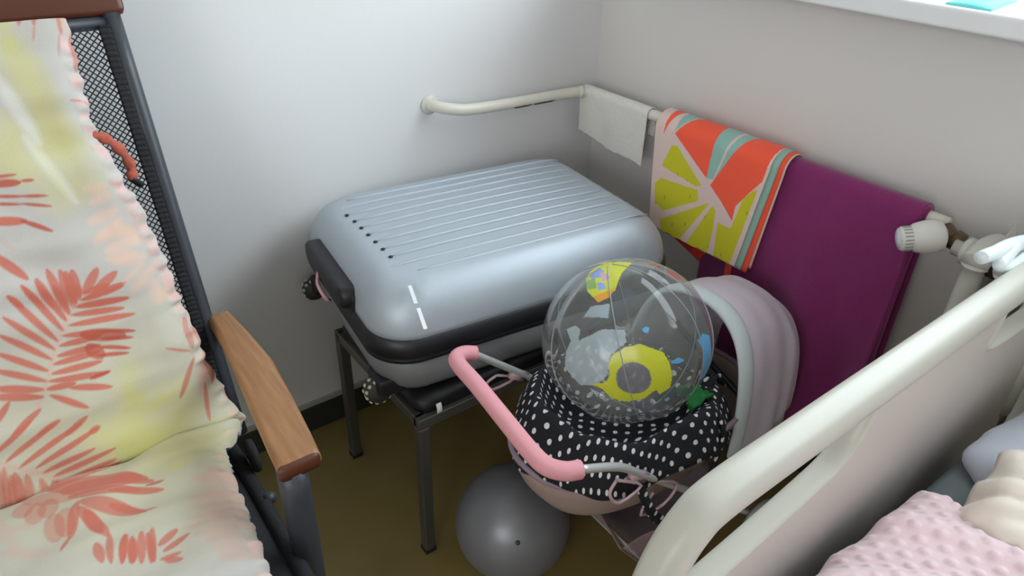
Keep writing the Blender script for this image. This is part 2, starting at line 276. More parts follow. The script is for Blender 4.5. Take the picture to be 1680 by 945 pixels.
DATA = {"S":[[-1.4086,0.0646,-1.3803,0.2113,0.0379,2,0.75],[-1.3995,0.0926,-1.3952,0.1976,0.0379,2,0.75],[-1.4066,0.0212,-1.4133,0.0795,0.0185,2,0.6],[-1.445,0.1422,-1.4393,0.1997,0.0193,2,0.6],[-1.4481,0.1959,-1.409,0.28,0.0468,2,0.75],[-1.3868,0.2078,-1.3754,0.2616,0.0482,2,0.75],[-1.4612,0.1933,-1.4462,0.2348,0.0274,2,0.6],[-1.4639,0.209,-1.4661,0.2305,0.0265,2,0.6],[-1.4375,0.094,-1.4122,0.2051,0.0155,6,0.8],[-1.43,0.183,-1.3919,0.2987,0.0118,6,0.8],[-1.4213,0.2011,-1.4019,0.2817,0.0037,4,0.5],[-1.4079,0.0254,-1.3929,0.0335,0.0115,4,0.5],[-1.3982,0.0069,-1.3889,0.0208,0.0115,4,0.5],[-1.4109,0.0534,-1.3972,0.066,0.0115,4,0.5],[-1.4033,0.581,-1.4336,0.7166,0.0354,2,0.7],[-1.4132,0.6474,-1.3404,0.6419,0.0371,2,0.7],[-1.4204,0.7228,-1.3364,0.6835,0.0384,2,0.7],[-1.3912,0.7366,-1.2981,0.7415,0.0388,2,0.7],[-1.4402,0.7135,-1.3592,0.6983,0.0375,2,0.7],[-1.4138,0.6,-1.4044,0.6512,0.0163,4,0.5],[-1.4015,0.6584,-1.3435,0.6437,0.0173,4,0.5],[-1.4154,0.7314,-1.3364,0.7305,0.0181,4,0.5],[-1.4439,0.7178,-1.4004,0.6891,0.0171,4,0.5],[-1.4593,0.6869,-1.4061,0.6911,0.0454,2,0.7],[-1.4462,0.7332,-1.4159,0.7341,0.0464,2,0.7],[-1.4727,0.6611,-1.4317,0.703,0.0443,2,0.7],[-1.4442,0.7546,-1.4127,0.7288,0.0273,4,0.55],[-1.4293,0.703,-1.3742,0.7285,0.0374,2,0.7],[-1.4476,0.7475,-1.387,0.8008,0.3686,2,0.7],[-1.387,0.8008,-1.322,0.8138,0.0412,2,0.7],[-1.41,0.8378,-1.349,0.8508,0.0486,2,0.7],[-1.4492,0.753,-1.407,0.7958,0.0187,4,0.55],[-1.391,0.8608,-1.38,0.8848,0.0187,4,0.55],[-1.3795,0.013,-1.3888,0.0361,0.005,0,0.75],[-1.3607,0.0103,-1.3704,0.038,0.0051,0,0.75],[-1.3322,0.0107,-1.3389,0.0526,0.0051,0,0.75],[-1.3687,0.036,-1.3775,0.0595,0.0028,0,0.5],[-1.3402,0.0502,-1.3514,0.083,0.0029,0,0.5],[-1.3212,0.0432,-1.3337,0.1085,0.0082,0,0.7],[-1.357,0.1461,-1.3399,0.1501,0.0021,0,0.8],[-1.3399,0.1501,-1.3227,0.1661,0.0021,0,0.8],[-1.3238,0.0137,-1.3325,0.0488,0.0122,3,0.4],[-1.4888,0.2365,-1.4545,0.2385,0.0039,5,0.9],[-1.4969,0.2621,-1.4553,0.2714,0.0041,5,0.9],[-1.4598,0.2703,-1.4257,0.2775,0.0042,5,0.9],[-1.5002,0.2724,-1.4612,0.2824,0.004,5,0.9],[-1.4631,0.2808,-1.4247,0.2945,0.0041,5,0.9],[-1.453,0.2486,-1.4357,0.251,0.0041,5,0.9],[-1.4916,0.2454,-1.4524,0.2507,0.0097,5,0.9],[-1.5123,0.2958,-1.462,0.3079,0.0114,0,0.95],[-1.4706,0.3045,-1.435,0.3318,0.0062,5,0.9],[-1.5217,0.3398,-1.4876,0.3936,0.0116,0,0.9],[-1.5031,0.3251,-1.4894,0.349,0.0018,1,0.6],[-1.3804,0.278,-1.3448,0.2817,0.0138,3,0.5],[-1.3774,0.3022,-1.3428,0.2926,0.0138,3,0.5],[-1.3891,0.332,-1.3394,0.3175,0.0143,3,0.5],[-1.3911,0.3647,-1.3386,0.3329,0.0139,3,0.5],[-1.3828,0.3548,-1.324,0.3582,0.0143,3,0.5],[-1.3798,0.3801,-1.3222,0.3712,0.0144,3,0.5],[-1.3832,0.3915,-1.3342,0.393,0.0144,3,0.5],[-1.375,0.4001,-1.3203,0.4033,0.0148,3,0.5],[-1.3636,0.4542,-1.3078,0.4197,0.0149,3,0.5],[-1.3512,0.3388,-1.3256,0.3828,0.0161,3,0.5],[-1.3228,0.4411,-1.3252,0.4895,0.0167,3,0.5],[-1.3253,0.4796,-1.2912,0.464,0.0169,3,0.5],[-1.3394,0.2725,-1.326,0.2905,0.0118,1,0.4],[-1.3351,0.2959,-1.3215,0.3142,0.0122,1,0.4],[-1.3308,0.3196,-1.317,0.3384,0.0123,1,0.4],[-1.3264,0.3437,-1.3124,0.3629,0.0123,1,0.4],[-1.3219,0.3682,-1.3077,0.3878,0.0124,1,0.4],[-1.3173,0.393,-1.303,0.4131,0.0127,1,0.4],[-1.3126,0.4183,-1.2982,0.4388,0.0131,1,0.4],[-1.3079,0.444,-1.2933,0.465,0.0128,1,0.4],[-1.3031,0.4702,-1.2883,0.4916,0.0136,1,0.4],[-1.4611,0.3838,-1.4541,0.4515,0.0111,0,0.85],[-1.445,0.3886,-1.4447,0.4546,0.0111,0,0.85],[-1.4298,0.3931,-1.4349,0.4438,0.0114,0,0.85],[-1.4263,0.4373,-1.3952,0.4003,0.0117,0,0.85],[-1.4134,0.4383,-1.3709,0.4138,0.0121,0,0.85],[-1.479,0.3933,-1.4704,0.4461,0.011,0,0.85],[-1.4388,0.3934,-1.4384,0.4427,0.0111,0,0.85],[-1.4313,0.445,-1.3634,0.435,0.0092,0,0.9],[-1.4438,0.4518,-1.3657,0.4615,0.0093,0,0.9],[-1.4997,0.3973,-1.4818,0.4423,0.0083,0,0.9],[-1.5208,0.4069,-1.5064,0.4341,0.0084,0,0.9],[-1.3694,0.4364,-1.3281,0.4106,0.0081,3,0.5],[-1.4286,0.4339,-1.4525,0.4608,0.0026,1,0.9],[-1.4525,0.4608,-1.4861,0.5054,0.0026,1,0.9],[-1.4861,0.5054,-1.511,0.5504,0.0025,1,0.9],[-1.511,0.5504,-1.5389,0.5913,0.0025,1,0.9],[-1.4994,0.3973,-1.4687,0.4847,0.0088,0,0.9],[-1.521,0.407,-1.4799,0.4996,0.0088,0,0.9],[-1.5364,0.4363,-1.4876,0.5103,0.0089,0,0.9],[-1.55,0.4598,-1.4961,0.5234,0.0089,0,0.9],[-1.561,0.4882,-1.5053,0.539,0.0089,0,0.9],[-1.5746,0.5118,-1.5118,0.5529,0.0088,0,0.9],[-1.4789,0.4024,-1.4602,0.4716,0.0091,0,0.9],[-1.4604,0.4081,-1.4533,0.4632,0.0095,0,0.9],[-1.4425,0.4137,-1.44,0.4489,0.0095,0,0.9],[-1.4303,0.4175,-1.4329,0.4406,0.0094,0,0.9],[-1.5836,0.54,-1.5194,0.5635,0.0103,0,0.9],[-1.5909,0.5502,-1.5231,0.5753,0.0103,0,0.9],[-1.434,0.4442,-1.3679,0.4396,0.0088,0,0.92],[-1.4425,0.4535,-1.3653,0.463,0.0088,0,0.92],[-1.4522,0.4636,-1.3766,0.4768,0.0089,0,0.92],[-1.4611,0.478,-1.3639,0.4908,0.0089,0,0.92],[-1.4266,0.4346,-1.3866,0.4311,0.0088,0,0.92],[-1.473,0.4913,-1.4069,0.5066,0.0088,0,0.92],[-1.4818,0.5057,-1.4218,0.5096,0.0087,0,0.92],[-1.4897,0.5204,-1.4264,0.5247,0.0087,0,0.92],[-1.4983,0.5307,-1.4294,0.5348,0.0087,0,0.92],[-1.5045,0.5434,-1.4319,0.5507,0.0087,0,0.92],[-1.5118,0.5529,-1.4288,0.5718,0.0088,0,0.92],[-1.5175,0.5643,-1.4768,0.5696,0.0088,0,0.92],[-1.4892,0.5731,-1.4311,0.5953,0.009,0,0.92],[-1.5163,0.5745,-1.4724,0.6155,0.0088,0,0.92],[-1.4501,0.4968,-1.3876,0.5219,0.0183,5,0.8],[-1.4471,0.5171,-1.4282,0.5464,0.018,5,0.8],[-1.4196,0.5021,-1.3724,0.5197,0.006,5,0.9],[-1.4234,0.5147,-1.3789,0.5293,0.006,5,0.9],[-1.4317,0.5269,-1.3873,0.5453,0.006,5,0.9],[-1.44,0.5392,-1.3916,0.5517,0.0058,5,0.9],[-1.459,0.5712,-1.4259,0.57,0.0059,5,0.9],[-1.5974,0.596,-1.567,0.5656,0.008,0,0.85],[-1.5819,0.6195,-1.5324,0.5913,0.0083,0,0.85],[-1.552,0.6331,-1.5141,0.6175,0.0083,0,0.85],[-1.517,0.649,-1.4784,0.6273,0.009,0,0.85],[-1.4856,0.659,-1.4673,0.6526,0.0091,0,0.85],[-1.6124,0.6405,-1.5499,0.6047,0.0076,0,0.88],[-1.6019,0.6579,-1.521,0.6205,0.0079,0,0.88],[-1.5907,0.6743,-1.4879,0.6351,0.008,0,0.88],[-1.57,0.6844,-1.4705,0.654,0.0084,0,0.88],[-1.5645,0.6977,-1.4839,0.6853,0.0082,0,0.88],[-1.5534,0.7096,-1.4561,0.6983,0.0084,0,0.88],[-1.5376,0.7231,-1.4606,0.7178,0.0085,0,0.88],[-1.5256,0.7335,-1.4557,0.7286,0.0085,0,0.88],[-1.4979,0.7448,-1.4743,0.7549,0.0088,0,0.88],[-1.6103,0.6554,-1.5866,0.6763,0.0026,1,0.9],[-1.5866,0.6763,-1.5493,0.7124,0.0028,1,0.9],[-1.5493,0.7124,-1.5005,0.7535,0.0029,1,0.9],[-1.596,0.6764,-1.6037,0.7459,0.0137,0,0.8],[-1.597,0.7171,-1.6076,0.747,0.0137,0,0.8],[-1.6124,0.6621,-1.6294,0.745,0.009,0,0.7],[-1.601,0.6771,-1.6176,0.7449,0.0092,0,0.7],[-1.6056,0.6624,-1.6234,0.7482,0.0089,0,0.7],[-1.5685,0.7028,-1.568,0.7485,0.0095,0,0.7],[-1.5545,0.713,-1.5525,0.7468,0.0098,0,0.7],[-1.5502,0.7152,-1.542,0.7456,0.0098,0,0.7],[-1.5337,0.7267,-1.5288,0.7524,0.01,0,0.7],[-1.5033,0.7454,-1.497,0.7998,0.0102,0,0.7],[-1.5208,0.7432,-1.513,0.8058,0.1049,0,0.7],[-1.5826,0.6862,-1.5899,0.7403,0.0094,0,0.7],[-1.6016,0.747,-1.5,0.7918,0.0171,5,0.6],[-1.549,0.8148,-1.44,0.8708,0.0278,0,0.8],[-1.565,0.7948,-1.438,0.8638,0.0278,0,0.8],[-1.528,0.8628,-1.457,0.9428,0.021,0,0.8],[-1.541,0.8378,-1.446,0.8938,0.0152,0,0.8],[-1.479,0.8348,-1.431,0.8738,0.0137,0,0.85],[-1.482,0.8488,-1.424,0.8858,0.0117,0,0.85],[-1.487,0.8728,-1.417,0.9118,0.0117,0,0.85],[-1.493,0.8998,-1.449,0.9458,0.0117,0,0.85],[-1.458,0.9388,-1.435,0.9448,0.0042,5,0.8],[-1.439,0.8878,-1.412,0.8938,0.0052,5,0.8],[-1.531,0.8778,-1.505,0.9638,0.0152,0,0.8],[-1.524,0.8908,-1.512,0.9528,0.0152,0,0.8],[-1.53,0.8618,-1.552,0.9318,0.0126,0,0.8],[-1.551,0.9258,-1.566,0.9508,0.0059,0,0.8],[-1.599,0.8038,-1.601,0.8508,0.0227,0,0.5],[-1.582,0.8158,-1.588,0.8758,0.0227,0,0.5],[-1.566,0.8188,-1.57,0.8738,0.0227,0,0.5],[-1.564,0.8688,-1.568,0.9238,0.0227,0,0.5],[-1.548,0.8658,-1.555,0.9228,0.0227,0,0.5],[-1.6,0.7948,-1.526,0.8488,0.0227,0,0.5],[-1.638,0.8238,-1.614,0.9088,0.0152,1,0.35],[-1.633,0.9018,-1.576,0.9438,0.0152,1,0.35],[-1.62,0.8678,-1.572,0.8718,0.0152,1,0.35],[-1.523,0.9638,-1.522,1.0038,0.0111,0,0.8],[-1.504,0.9588,-1.513,1.0108,0.0087,0,0.8],[-1.486,0.9718,-1.501,1.0188,0.0087,0,0.8],[-1.478,0.9888,-1.489,1.0278,0.0111,0,0.8],[-1.484,0.9738,-1.501,1.0188,0.0093,0,0.8],[-1.478,0.9828,-1.49,1.0268,0.0093,0,0.8],[-1.465,0.9808,-1.479,1.0348,0.0093,0,0.8],[-1.451,0.9838,-1.468,1.0418,0.0093,0,0.8],[-1.453,1.0168,-1.421,1.0018,0.0093,0,0.8],[-1.45,1.0298,-1.409,1.0208,0.0093,0,0.8],[-1.457,1.0408,-1.428,1.0458,0.0073,0,0.8],[-1.459,0.9888,-1.464,1.0418,0.0093,0,0.8],[-1.452,1.0448,-1.43,1.0608,0.0093,0,0.8],[-1.352,0.9098,-1.307,0.9308,0.0139,1,0.5],[-1.374,0.9178,-1.303,0.9488,0.0112,1,0.5],[-1.392,0.9518,-1.307,0.9748,0.0132,1,0.5],[-1.397,0.9688,-1.313,0.9988,0.0112,1,0.5],[-1.408,0.9908,-1.321,1.0198,0.0112,1,0.5],[-1.418,1.0038,-1.33,1.0388,0.0112,1,0.5],[-1.407,1.0298,-1.337,1.0598,0.0112,1,0.5],[-1.396,1.0518,-1.339,1.0788,0.0132,1,0.5],[-1.393,1.0708,-1.342,1.0978,0.0112,1,0.5],[-1.39,1.0898,-1.343,1.1138,0.0112,1,0.5],[-1.349,0.9328,-1.357,1.0338,0.035,1,0.3],[-1.341,0.5591,-1.3022,0.5821,0.0035,0,0.85],[-1.3003,0.5942,-1.3423,0.6579,0.0076,0,0.8],[-1.2833,0.6006,-1.3077,0.6677,0.0106,1,0.7],[-1.2826,0.5979,-1.2917,0.6495,0.0106,1,0.7],[-1.2958,0.6447,-1.3077,0.7164,0.0069,0,0.8],[-1.2686,0.6062,-1.2813,0.6568,0.007,0,0.8],[-1.2967,0.5215,-1.2988,0.5798,0.01,0,0.6],[-1.2881,0.5421,-1.2729,0.5924,0.0105,0,0.6],[-1.2755,0.5824,-1.2818,0.6535,0.0106,0,0.6],[-1.2649,0.6729,-1.2595,0.6942,0.011,0,0.6],[-1.275,0.8168,-1.253,0.8298,0.0044,0,0.9],[-1.269,0.8378,-1.262,0.8808,0.0116,0,0.5]],"TW":[["cy",[[-0.424,0.828],[-0.441,0.849],[-0.479,0.883],[-0.56,0.897],[-0.499,0.861],[-0.428,0.823]]],["co",[[-0.396,0.808],[-0.389,0.845],[-0.441,0.877],[-0.426,0.851]]],["co",[[-0.43,0.821],[-0.499,0.862],[-0.557,0.888],[-0.562,0.864],[-0.548,0.843],[-0.547,0.747]]],["cy",[[-0.547,0.747],[-0.548,0.843],[-0.564,0.869],[-0.618,0.881],[-0.626,0.868],[-0.602,0.846],[-0.566,0.749]]],["cy",[[-0.57,0.753],[-0.613,0.841],[-0.629,0.876],[-0.682,0.871],[-0.671,0.86]]],["co",[[-0.561,0.734],[-0.653,0.837],[-0.682,0.873],[-0.718,0.874],[-0.706,0.85],[-0.693,0.788],[-0.672,0.758],[-0.642,0.711],[-0.643,0.675]]],["ye",[[-0.409,0.733],[-0.428,0.791],[-0.445,0.794],[-0.538,0.725],[-0.523,0.717]]],["ye",[[-0.399,0.683],[-0.414,0.702],[-0.53,0.711],[-0.538,0.685],[-0.441,0.623],[-0.411,0.634]]],["ye",[[-0.436,0.598],[-0.572,0.694],[-0.509,0.568],[-0.448,0.569]]],["ye",[[-0.53,0.566],[-0.579,0.687],[-0.591,0.682],[-0.597,0.632],[-0.597,0.565]]],["ye",[[-0.605,0.655],[-0.645,0.657],[-0.657,0.735],[-0.676,0.76],[-0.688,0.769],[-0.671,0.63],[-0.664,0.573],[-0.617,0.562]]]],"BP":[["b_pale",0.55,[-0.8881,-0.2393,0.3924],[-0.2601,0.9656,0.0],[-0.3789,-0.1021,-0.9198],[[0.3556,-0.0946],[0.2487,-0.1816],[0.1526,-0.1695],[0.1237,-0.0429],[0.0143,-0.1549],[-0.086,-0.2656],[-0.3395,-0.3774],[-0.4138,-0.236],[-0.2691,-0.0198],[-0.3129,0.2064],[-0.232,0.378],[-0.0129,0.4868],[0.237,0.355],[0.2524,0.1529],[0.224,-0.002]]],["b_grey",0.3,[-0.5758,-0.2473,0.7793],[-0.3946,0.9188,0.0],[-0.716,-0.3075,-0.6267],[[0.0867,-0.1944],[0.023,-0.3191],[-0.123,-0.3049],[-0.2069,-0.2025],[-0.1776,-0.0394],[-0.1392,0.0901],[-0.0467,0.0773],[0.0177,0.1431],[0.1497,0.3216],[0.2618,0.3079],[0.1157,0.1278],[0.0522,-0.005]]],["b_pale",0.45,[-0.6673,-0.1191,0.7352],[-0.1757,0.9845,0.0],[-0.7238,-0.1291,-0.6778],[[0.1023,-0.0122],[-0.0731,-0.1442],[-0.1482,0.0176],[0.119,0.1394]]],["b_mauve",0.4,[-0.4031,-0.8627,-0.3054],[-0.906,0.4233,0.0],[0.1293,0.2767,-0.9522],[[0.1122,-0.2897],[-0.0316,-0.1125],[-0.3275,0.3837],[-0.0268,0.1373],[0.2519,-0.0933]]],["b_yellow",0.92,[-0.6409,-0.7411,0.2002],[-0.7564,0.6541,0.0],[-0.131,-0.1514,-0.9798],[[0.303,-0.0895],[0.2745,-0.2304],[0.1344,-0.3458],[-0.0336,-0.4033],[-0.167,-0.3527],[-0.3086,-0.3112],[-0.3862,-0.1945],[-0.4401,-0.0235],[-0.4388,0.1319],[-0.313,0.2218],[-0.2504,0.1438],[-0.12,0.3085],[0.0707,0.3662],[0.2313,0.3113],[0.3533,0.1985],[0.4855,0.1718],[0.3104,0.0922],[0.272,-0.0019]]],["b_hole",0.75,[-0.6493,-0.7387,0.1809],[-0.7511,0.6602,0.0],[-0.1194,-0.1359,-0.9835],[[-0.1903,-0.0157],[-0.1895,0.0368],[-0.1757,0.0872],[-0.1498,0.1319],[-0.1135,0.1677],[-0.0692,0.1919],[-0.0199,0.2026],[0.0308,0.1992],[0.0793,0.1818],[0.1222,0.152],[0.1566,0.1119],[0.1801,0.0644],[0.1912,0.0128],[0.1893,-0.0394],[0.1745,-0.0888],[0.1479,-0.132],[0.1114,-0.1662],[0.0675,-0.1892],[0.0191,-0.1995],[-0.0305,-0.1965],[-0.078,-0.1802],[-0.1203,-0.1519],[-0.1545,-0.1133],[-0.1784,-0.0669]]],["b_yellow",0.85,[-0.3251,0.1563,0.9327],[0.4333,0.9012,-0.0],[-0.8406,0.4041,-0.3607],[[0.2021,0.1993],[0.4382,-0.081],[0.1775,-0.4106],[-0.0742,-0.1732],[-0.2779,-0.0309],[-0.3474,0.2172],[-0.0985,0.2661]]],["b_green",0.6,[-0.4725,0.2217,0.853],[0.4249,0.9053,-0.0],[-0.7722,0.3624,-0.5219],[[0.1183,0.0362],[0.0652,-0.0738],[-0.1207,-0.0325],[-0.0628,0.0701]]],["b_lilac",0.9,[-0.3192,0.2988,0.8994],[0.6834,0.73,-0.0],[-0.6565,0.6147,-0.4372],[[0.0324,0.093],[0.1503,-0.0207],[0.0026,-0.0936],[-0.1146,-0.0468],[-0.0701,0.0679]]],["b_lilac",0.9,[-0.4498,0.0758,0.8899],[0.1662,0.9861,-0.0],[-0.8776,0.1479,-0.4561],[[0.0918,0.0039],[0.0165,-0.0528],[-0.0718,-0.0167],[-0.0363,0.0656]]],["b_orange",0.8,[-0.5086,-0.048,0.8597],[-0.094,0.9956,0.0],[-0.8559,-0.0808,-0.5108],[[0.1022,0.0964],[0.0079,-0.066],[-0.0389,-0.1427],[-0.0674,-0.0073],[-0.0034,0.1198]]],["b_pink",0.6,[-0.3219,0.1601,0.9331],[0.4454,0.8953,-0.0],[-0.8355,0.4156,-0.3596],[[0.1053,0.035],[0.0344,-0.0491],[-0.0643,-0.0406],[-0.0751,0.0549]]],["b_blue",0.85,[0.3338,-0.9261,0.1761],[-0.9408,-0.3391,0.0],[0.0597,-0.1656,-0.9844],[[0.1365,-0.2839],[-0.0108,-0.3045],[-0.1258,-0.2146],[-0.1325,0.1246],[-0.1065,0.3586],[0.1071,0.3173],[0.0662,0.1068],[0.0655,-0.0957]]],["b_blue",0.85,[-0.4197,-0.6159,0.6667],[-0.8263,0.5632,0.0],[-0.3755,-0.5509,-0.7453],[[0.0438,-0.0077],[0.0077,-0.0379],[-0.0427,-0.0172],[-0.0301,0.0296],[0.0212,0.0332]]],["b_blue",0.85,[-0.2075,-0.9143,0.3479],[-0.9752,0.2213,0.0],[-0.077,-0.3393,-0.9375],[[0.0816,-0.0212],[-0.0289,-0.0379],[-0.1026,0.0139],[-0.0226,0.0364],[0.0725,0.0089]]],["b_blue",0.6,[-0.2406,-0.9412,-0.2371],[-0.9689,0.2476,0.0],[0.0587,0.2297,-0.9715],[[0.0696,-0.0354],[-0.0149,-0.0397],[-0.0652,0.0363],[0.0105,0.0389]]],["b_teal",0.35,[-0.1678,-0.9767,-0.1339],[-0.9856,0.1694,0.0],[0.0227,0.132,-0.991],[[0.1221,-0.1988],[-0.3586,0.0056],[-0.2023,0.087],[0.012,0.1417],[0.1675,0.0499],[0.2475,-0.0889]]]],"L1":0.7558438992278762}
# ------------------------------------------------------------------ room
RX, RY, RZ = -4.2, -4.6, 2.7
struct(mesh('floor', box(RX-.1, .0, RY-.1, 0, -.1, 0), M['floor'], smooth=False))
struct(mesh('ceiling', box(RX-.1, .4, RY-.1, .1, RZ, RZ+.1), M['ceil'], smooth=False))
struct(mesh('wall_left', box(RX-.1, .4, 0, .12, 0, RZ), M['wall_l'], smooth=False))
WY0, WY1, WZ0, WZ1 = -3.0, -.22, 1.153, 2.45
struct(mesh('wall_window', join(box(0, .28, RY-.1, 0, 0, WZ0), box(0, .28, RY-.1, 0, WZ1, RZ), box(0, .28, WY1, 0, WZ0, WZ1), box(0, .28, RY-.1, WY0, WZ0, WZ1)), M['wall_w'], smooth=False))
struct(mesh('wall_back', box(RX-.1, .4, RY-.1, RY, 0, RZ), M['wall_l'], smooth=False))
struct(mesh('wall_far', box(RX-.1, RX, RY, 0, 0, RZ), M['wall_l'], smooth=False))
struct(mesh('baseboard_left', box(RX, 0, -.012, 0, 0, .083), M['skirt'], smooth=False, bev=.003))
struct(mesh('trim_1', box(RX, 0, -.010, 0, .083, .094), M['skirt_top'], smooth=False))
struct(mesh('baseboard_window', box(-.012, 0, RY, -.012, 0, .083), M['skirt'], smooth=False, bev=.003))
struct(mesh('trim_2', box(-.010, 0, RY, -.012, .083, .094), M['skirt_top'], smooth=False))
struct(mesh('trim_3', box(-.10, .2, WY0-.08, -.14, WZ0, WZ0+.036), M['sill'], smooth=False, bev=.006))
# window: frame with mullion and panes
win = mesh('window_1', join(box(.2, .26, WY0, WY1, WZ0, WZ0+.07), box(.2, .26, WY0, WY1, WZ1-.07, WZ1), box(.2, .26, WY0, WY0+.07, WZ0+.07, WZ1-.07),
     box(.2, .26, WY1-.07, WY1, WZ0+.07, WZ1-.07), box(.2, .26, -1.85, -1.77, WZ0+.07, WZ1-.07)), M['frame'], smooth=False, base=(.23, -1.8, WZ0)); struct(win)
for y0, y1 in ((WY0+.07, -1.85), (-1.77, WY1-.07)):
    mesh('window_pane', box(.227, .233, y0, y1, WZ0+.07, WZ1-.07), M['glass'], win, smooth=False)
tag(mesh('folded_cloth', (lambda g: g)(grid(lambda u, v: (-.085+.15*v, -.93-.075*u+.02*v, 1.1895+.012*math.sin(math.pi*u)*math.sin(math.pi*v)), 10, 10)), M['cyan'], base=(-.03, -.95, 1.189), solid=.004),
    'small pale turquoise cloth lying on the bright window sill', 'cloth')

fill_frame = struct(mesh('fill_light_frame', join(*[box(-4.2, -4.15, -3.95+a, -3.95+b, 1.2+c, 1.2+d) for a, b, c, d in ((0, 2.1, 0, .05), (0, 2.1, 1.25, 1.3), (0, .05, .05, 1.25), (2.05, 2.1, .05, 1.25), (1.03, 1.07, .05, 1.25))]), M['frame'], smooth=False, base=(-4.18, -2.9, 1.2)))  # invented window frame, out of view, set around the added fill light
# ------------------------------------------------------------------ heating pipe
PR = .0145
pp = thing('heating_pipe', 'cream painted heating pipe running round the wall corner above suitcase', 'pipe', (-.3, -.03, .80))
path = [(-.570, 0, .853), (-.560, -.03, .852), (-.53, -.045, .846), (-.48, -.05, .838), (-.35, -.05, .832), (-.20, -.05, .829), (-.135, -.052, .827), (-.10, -.06, .825), (-.086, -.085, .824), (-.084, -.15, .823), (-.084, -.5, .823), (-.084, -.9, .822), (-.084, -1.06, .818)]
mesh('pipe_run', tube(path, PR, 16, 8), M['pipe'], pp)
mesh('wall_flange', lathe([(.0, 0), (.024, 0), (.024, .004), (.018, .008), (.0, .009)], 24, Matrix.Translation((-.570, 0, .853)) @ Matrix.Rotation(math.radians(90), 4, 'X')), M['cast'], pp)
def chip(x0, x1, seed):
    # bare patch of flaked paint: a thin skin hugging the lower front of the pipe
    def f(u, v):
        x = x0+(x1-x0)*u; a = math.radians(-150+38*v*math.sin(math.pi*u)**.4+8*nz(x*90, seed)); zc = .832+(.829-.832)*(x+.35)/.15
        if x < -.35: zc = .838-.006*(x+.48)/.13
        return (x, -.05+(PR+.0007)*math.cos(a), zc+(PR+.0007)*math.sin(a))
    return grid(f, 24, 5)
mesh('paint_chip', chip(-.35, -.29, 1), M['chip'], pp); mesh('paint_chip', chip(-.285, -.21, 2), M['chip'], pp)
mesh('pipe_joint', tube([(-.118, -.0535, .827), (-.108, -.057, .826)], PR+.0025, 16, 0), M['pipe'], pp)

# ------------------------------------------------------------------ cloths on the pipe
def drape(y0, y1, xf_, xb, zt, zf, zb, ny=60, nz_=70, wav=.004, wf=14, seed=0, flare=0, ybot=(0, 0), ragged=.003):
    """sheet hung over the pipe: front drop, over the top, back drop.  u along the pipe, v along the cloth"""
    def f(u, v):
        y = y0+(y1-y0)*u
        zfb = zf(u) if callable(zf) else zf; zbb = zb
        rr = (xb-xf_)/2; xc = (xb+xf_)/2; Lf = zt-rr-zfb; La = math.pi*rr; Lb = zt-rr-zbb; tot = Lf+La+Lb; s = v*tot
        if s < Lf:
            z = zfb+s; k = 1-s/Lf; x = xf_-flare*k
            x += (wav*math.sin(wf*u*2*math.pi+3*nz(u*3, z*4, seed))+wav*1.5*nz(u*5, z*5, seed+9))*min(1, k*2.5)
            y += (ybot[0]*(1-u)+ybot[1]*u)*k; z += ragged*nz(u*14, seed+3)*k
        elif s < Lf+La:
            a = math.pi*(s-Lf)/La; x = xc-rr*math.cos(a); z = zt-rr+rr*math.sin(a)
        else:
            z = zt-rr-(s-Lf-La); x = xb
        return (x, y, z)
    return f
wt = mesh('hand_towel', grid(drape(-.302, -.045, -.1015, -.0665, .8405, lambda u: .682+.028*u+.004*math.sin(u*9), .76, wav=.0015, wf=2, seed=4), 60, 60), M['waffle'], base=(-.084, -.19, .7), solid=.003)
tag(wt, 'small white waffle hand towel on the pipe beside the room corner', 'towel')
# purple bath towel: folded front and back leaf
pt = thing('bath_towel', 'large purple bath towel hanging from the pipe behind the pram', 'towel', (-.09, -.78, .2))
mesh('towel_sheet', grid(drape(-1.018, -.55, -.107, -.061, .844, .19, .24, wav=.009, wf=2.1, seed=1, flare=.022), 90, 110), M['purple'], pt, solid=.005)
mesh('inner_fold', grid(drape(-1.024, -.56, -.100, -.067, .840, .21, .3, wav=.002, wf=1, seed=2, flare=.01), 40, 60), M['purple'], pt, solid=.005)
# citrus print towel
def inpoly(px, py, P):
    P = np.asarray(P); c = np.zeros(len(px), bool); j = len(P)-1
    for i in range(len(P)):
        xi, yi = P[i]; xj, yj = P[j]
        if yi != yj: c ^= ((yi > py) != (yj > py)) & (px < (xj-xi)*(py-yi)/(yj-yi)+xi)
        j = i
    return c
ct = thing('tea_towel', 'citrus print towel in coral, yellow and aqua folded over the pipe', 'towel', (-.10, -.52, .52))
yb = lambda u: .512+.022*(1-u)*0
f0 = drape(-.703, -.366, -.137, -.054, .858, .572, .60, wav=.002, wf=1, seed=6, flare=.020, ybot=(.025, -.040))
V, F = grid(f0, 260, 330)
A = np.array(V); col = np.tile(np.array([*lin((226, 200, 192)), 1.0]), (len(A), 1))
TC = {'co': lin((255, 96, 66)), 'cy': lin((148, 190, 178)), 'ye': lin((206, 200, 36))}
front = A[:, 0] < -.085
rA = .0415; ZE = np.where(A[:, 2] > .858-rA, .858-rA+rA*np.arccos(np.clip((-.0955-A[:, 0])/rA, -1, 1)), A[:, 2])
for k, P in DATA['TW']:
    P = [(y, z if z < .826 else .93) for y, z in P]
    m_ = inpoly(A[:, 1], ZE, P) & front; col[m_, :3] = TC[k]
for _ in range(26):   # pips on the lemon segments
    y, z = random.uniform(-.68, -.36), random.uniform(.54, .74)
    d = np.hypot((A[:, 1]-y)*1.0, (A[:, 2]-z)*.5) < .0028
    m_ = d & front & (np.abs(col[:, 2]-TC['ye'][2]) < 1e-6); col[m_, :3] = lin((176, 168, 30))
m_ = ~front; col[m_, :3] = TC['co']
mesh('printed_face', (V, F), M['towel'], ct, colors=col, solid=.003)
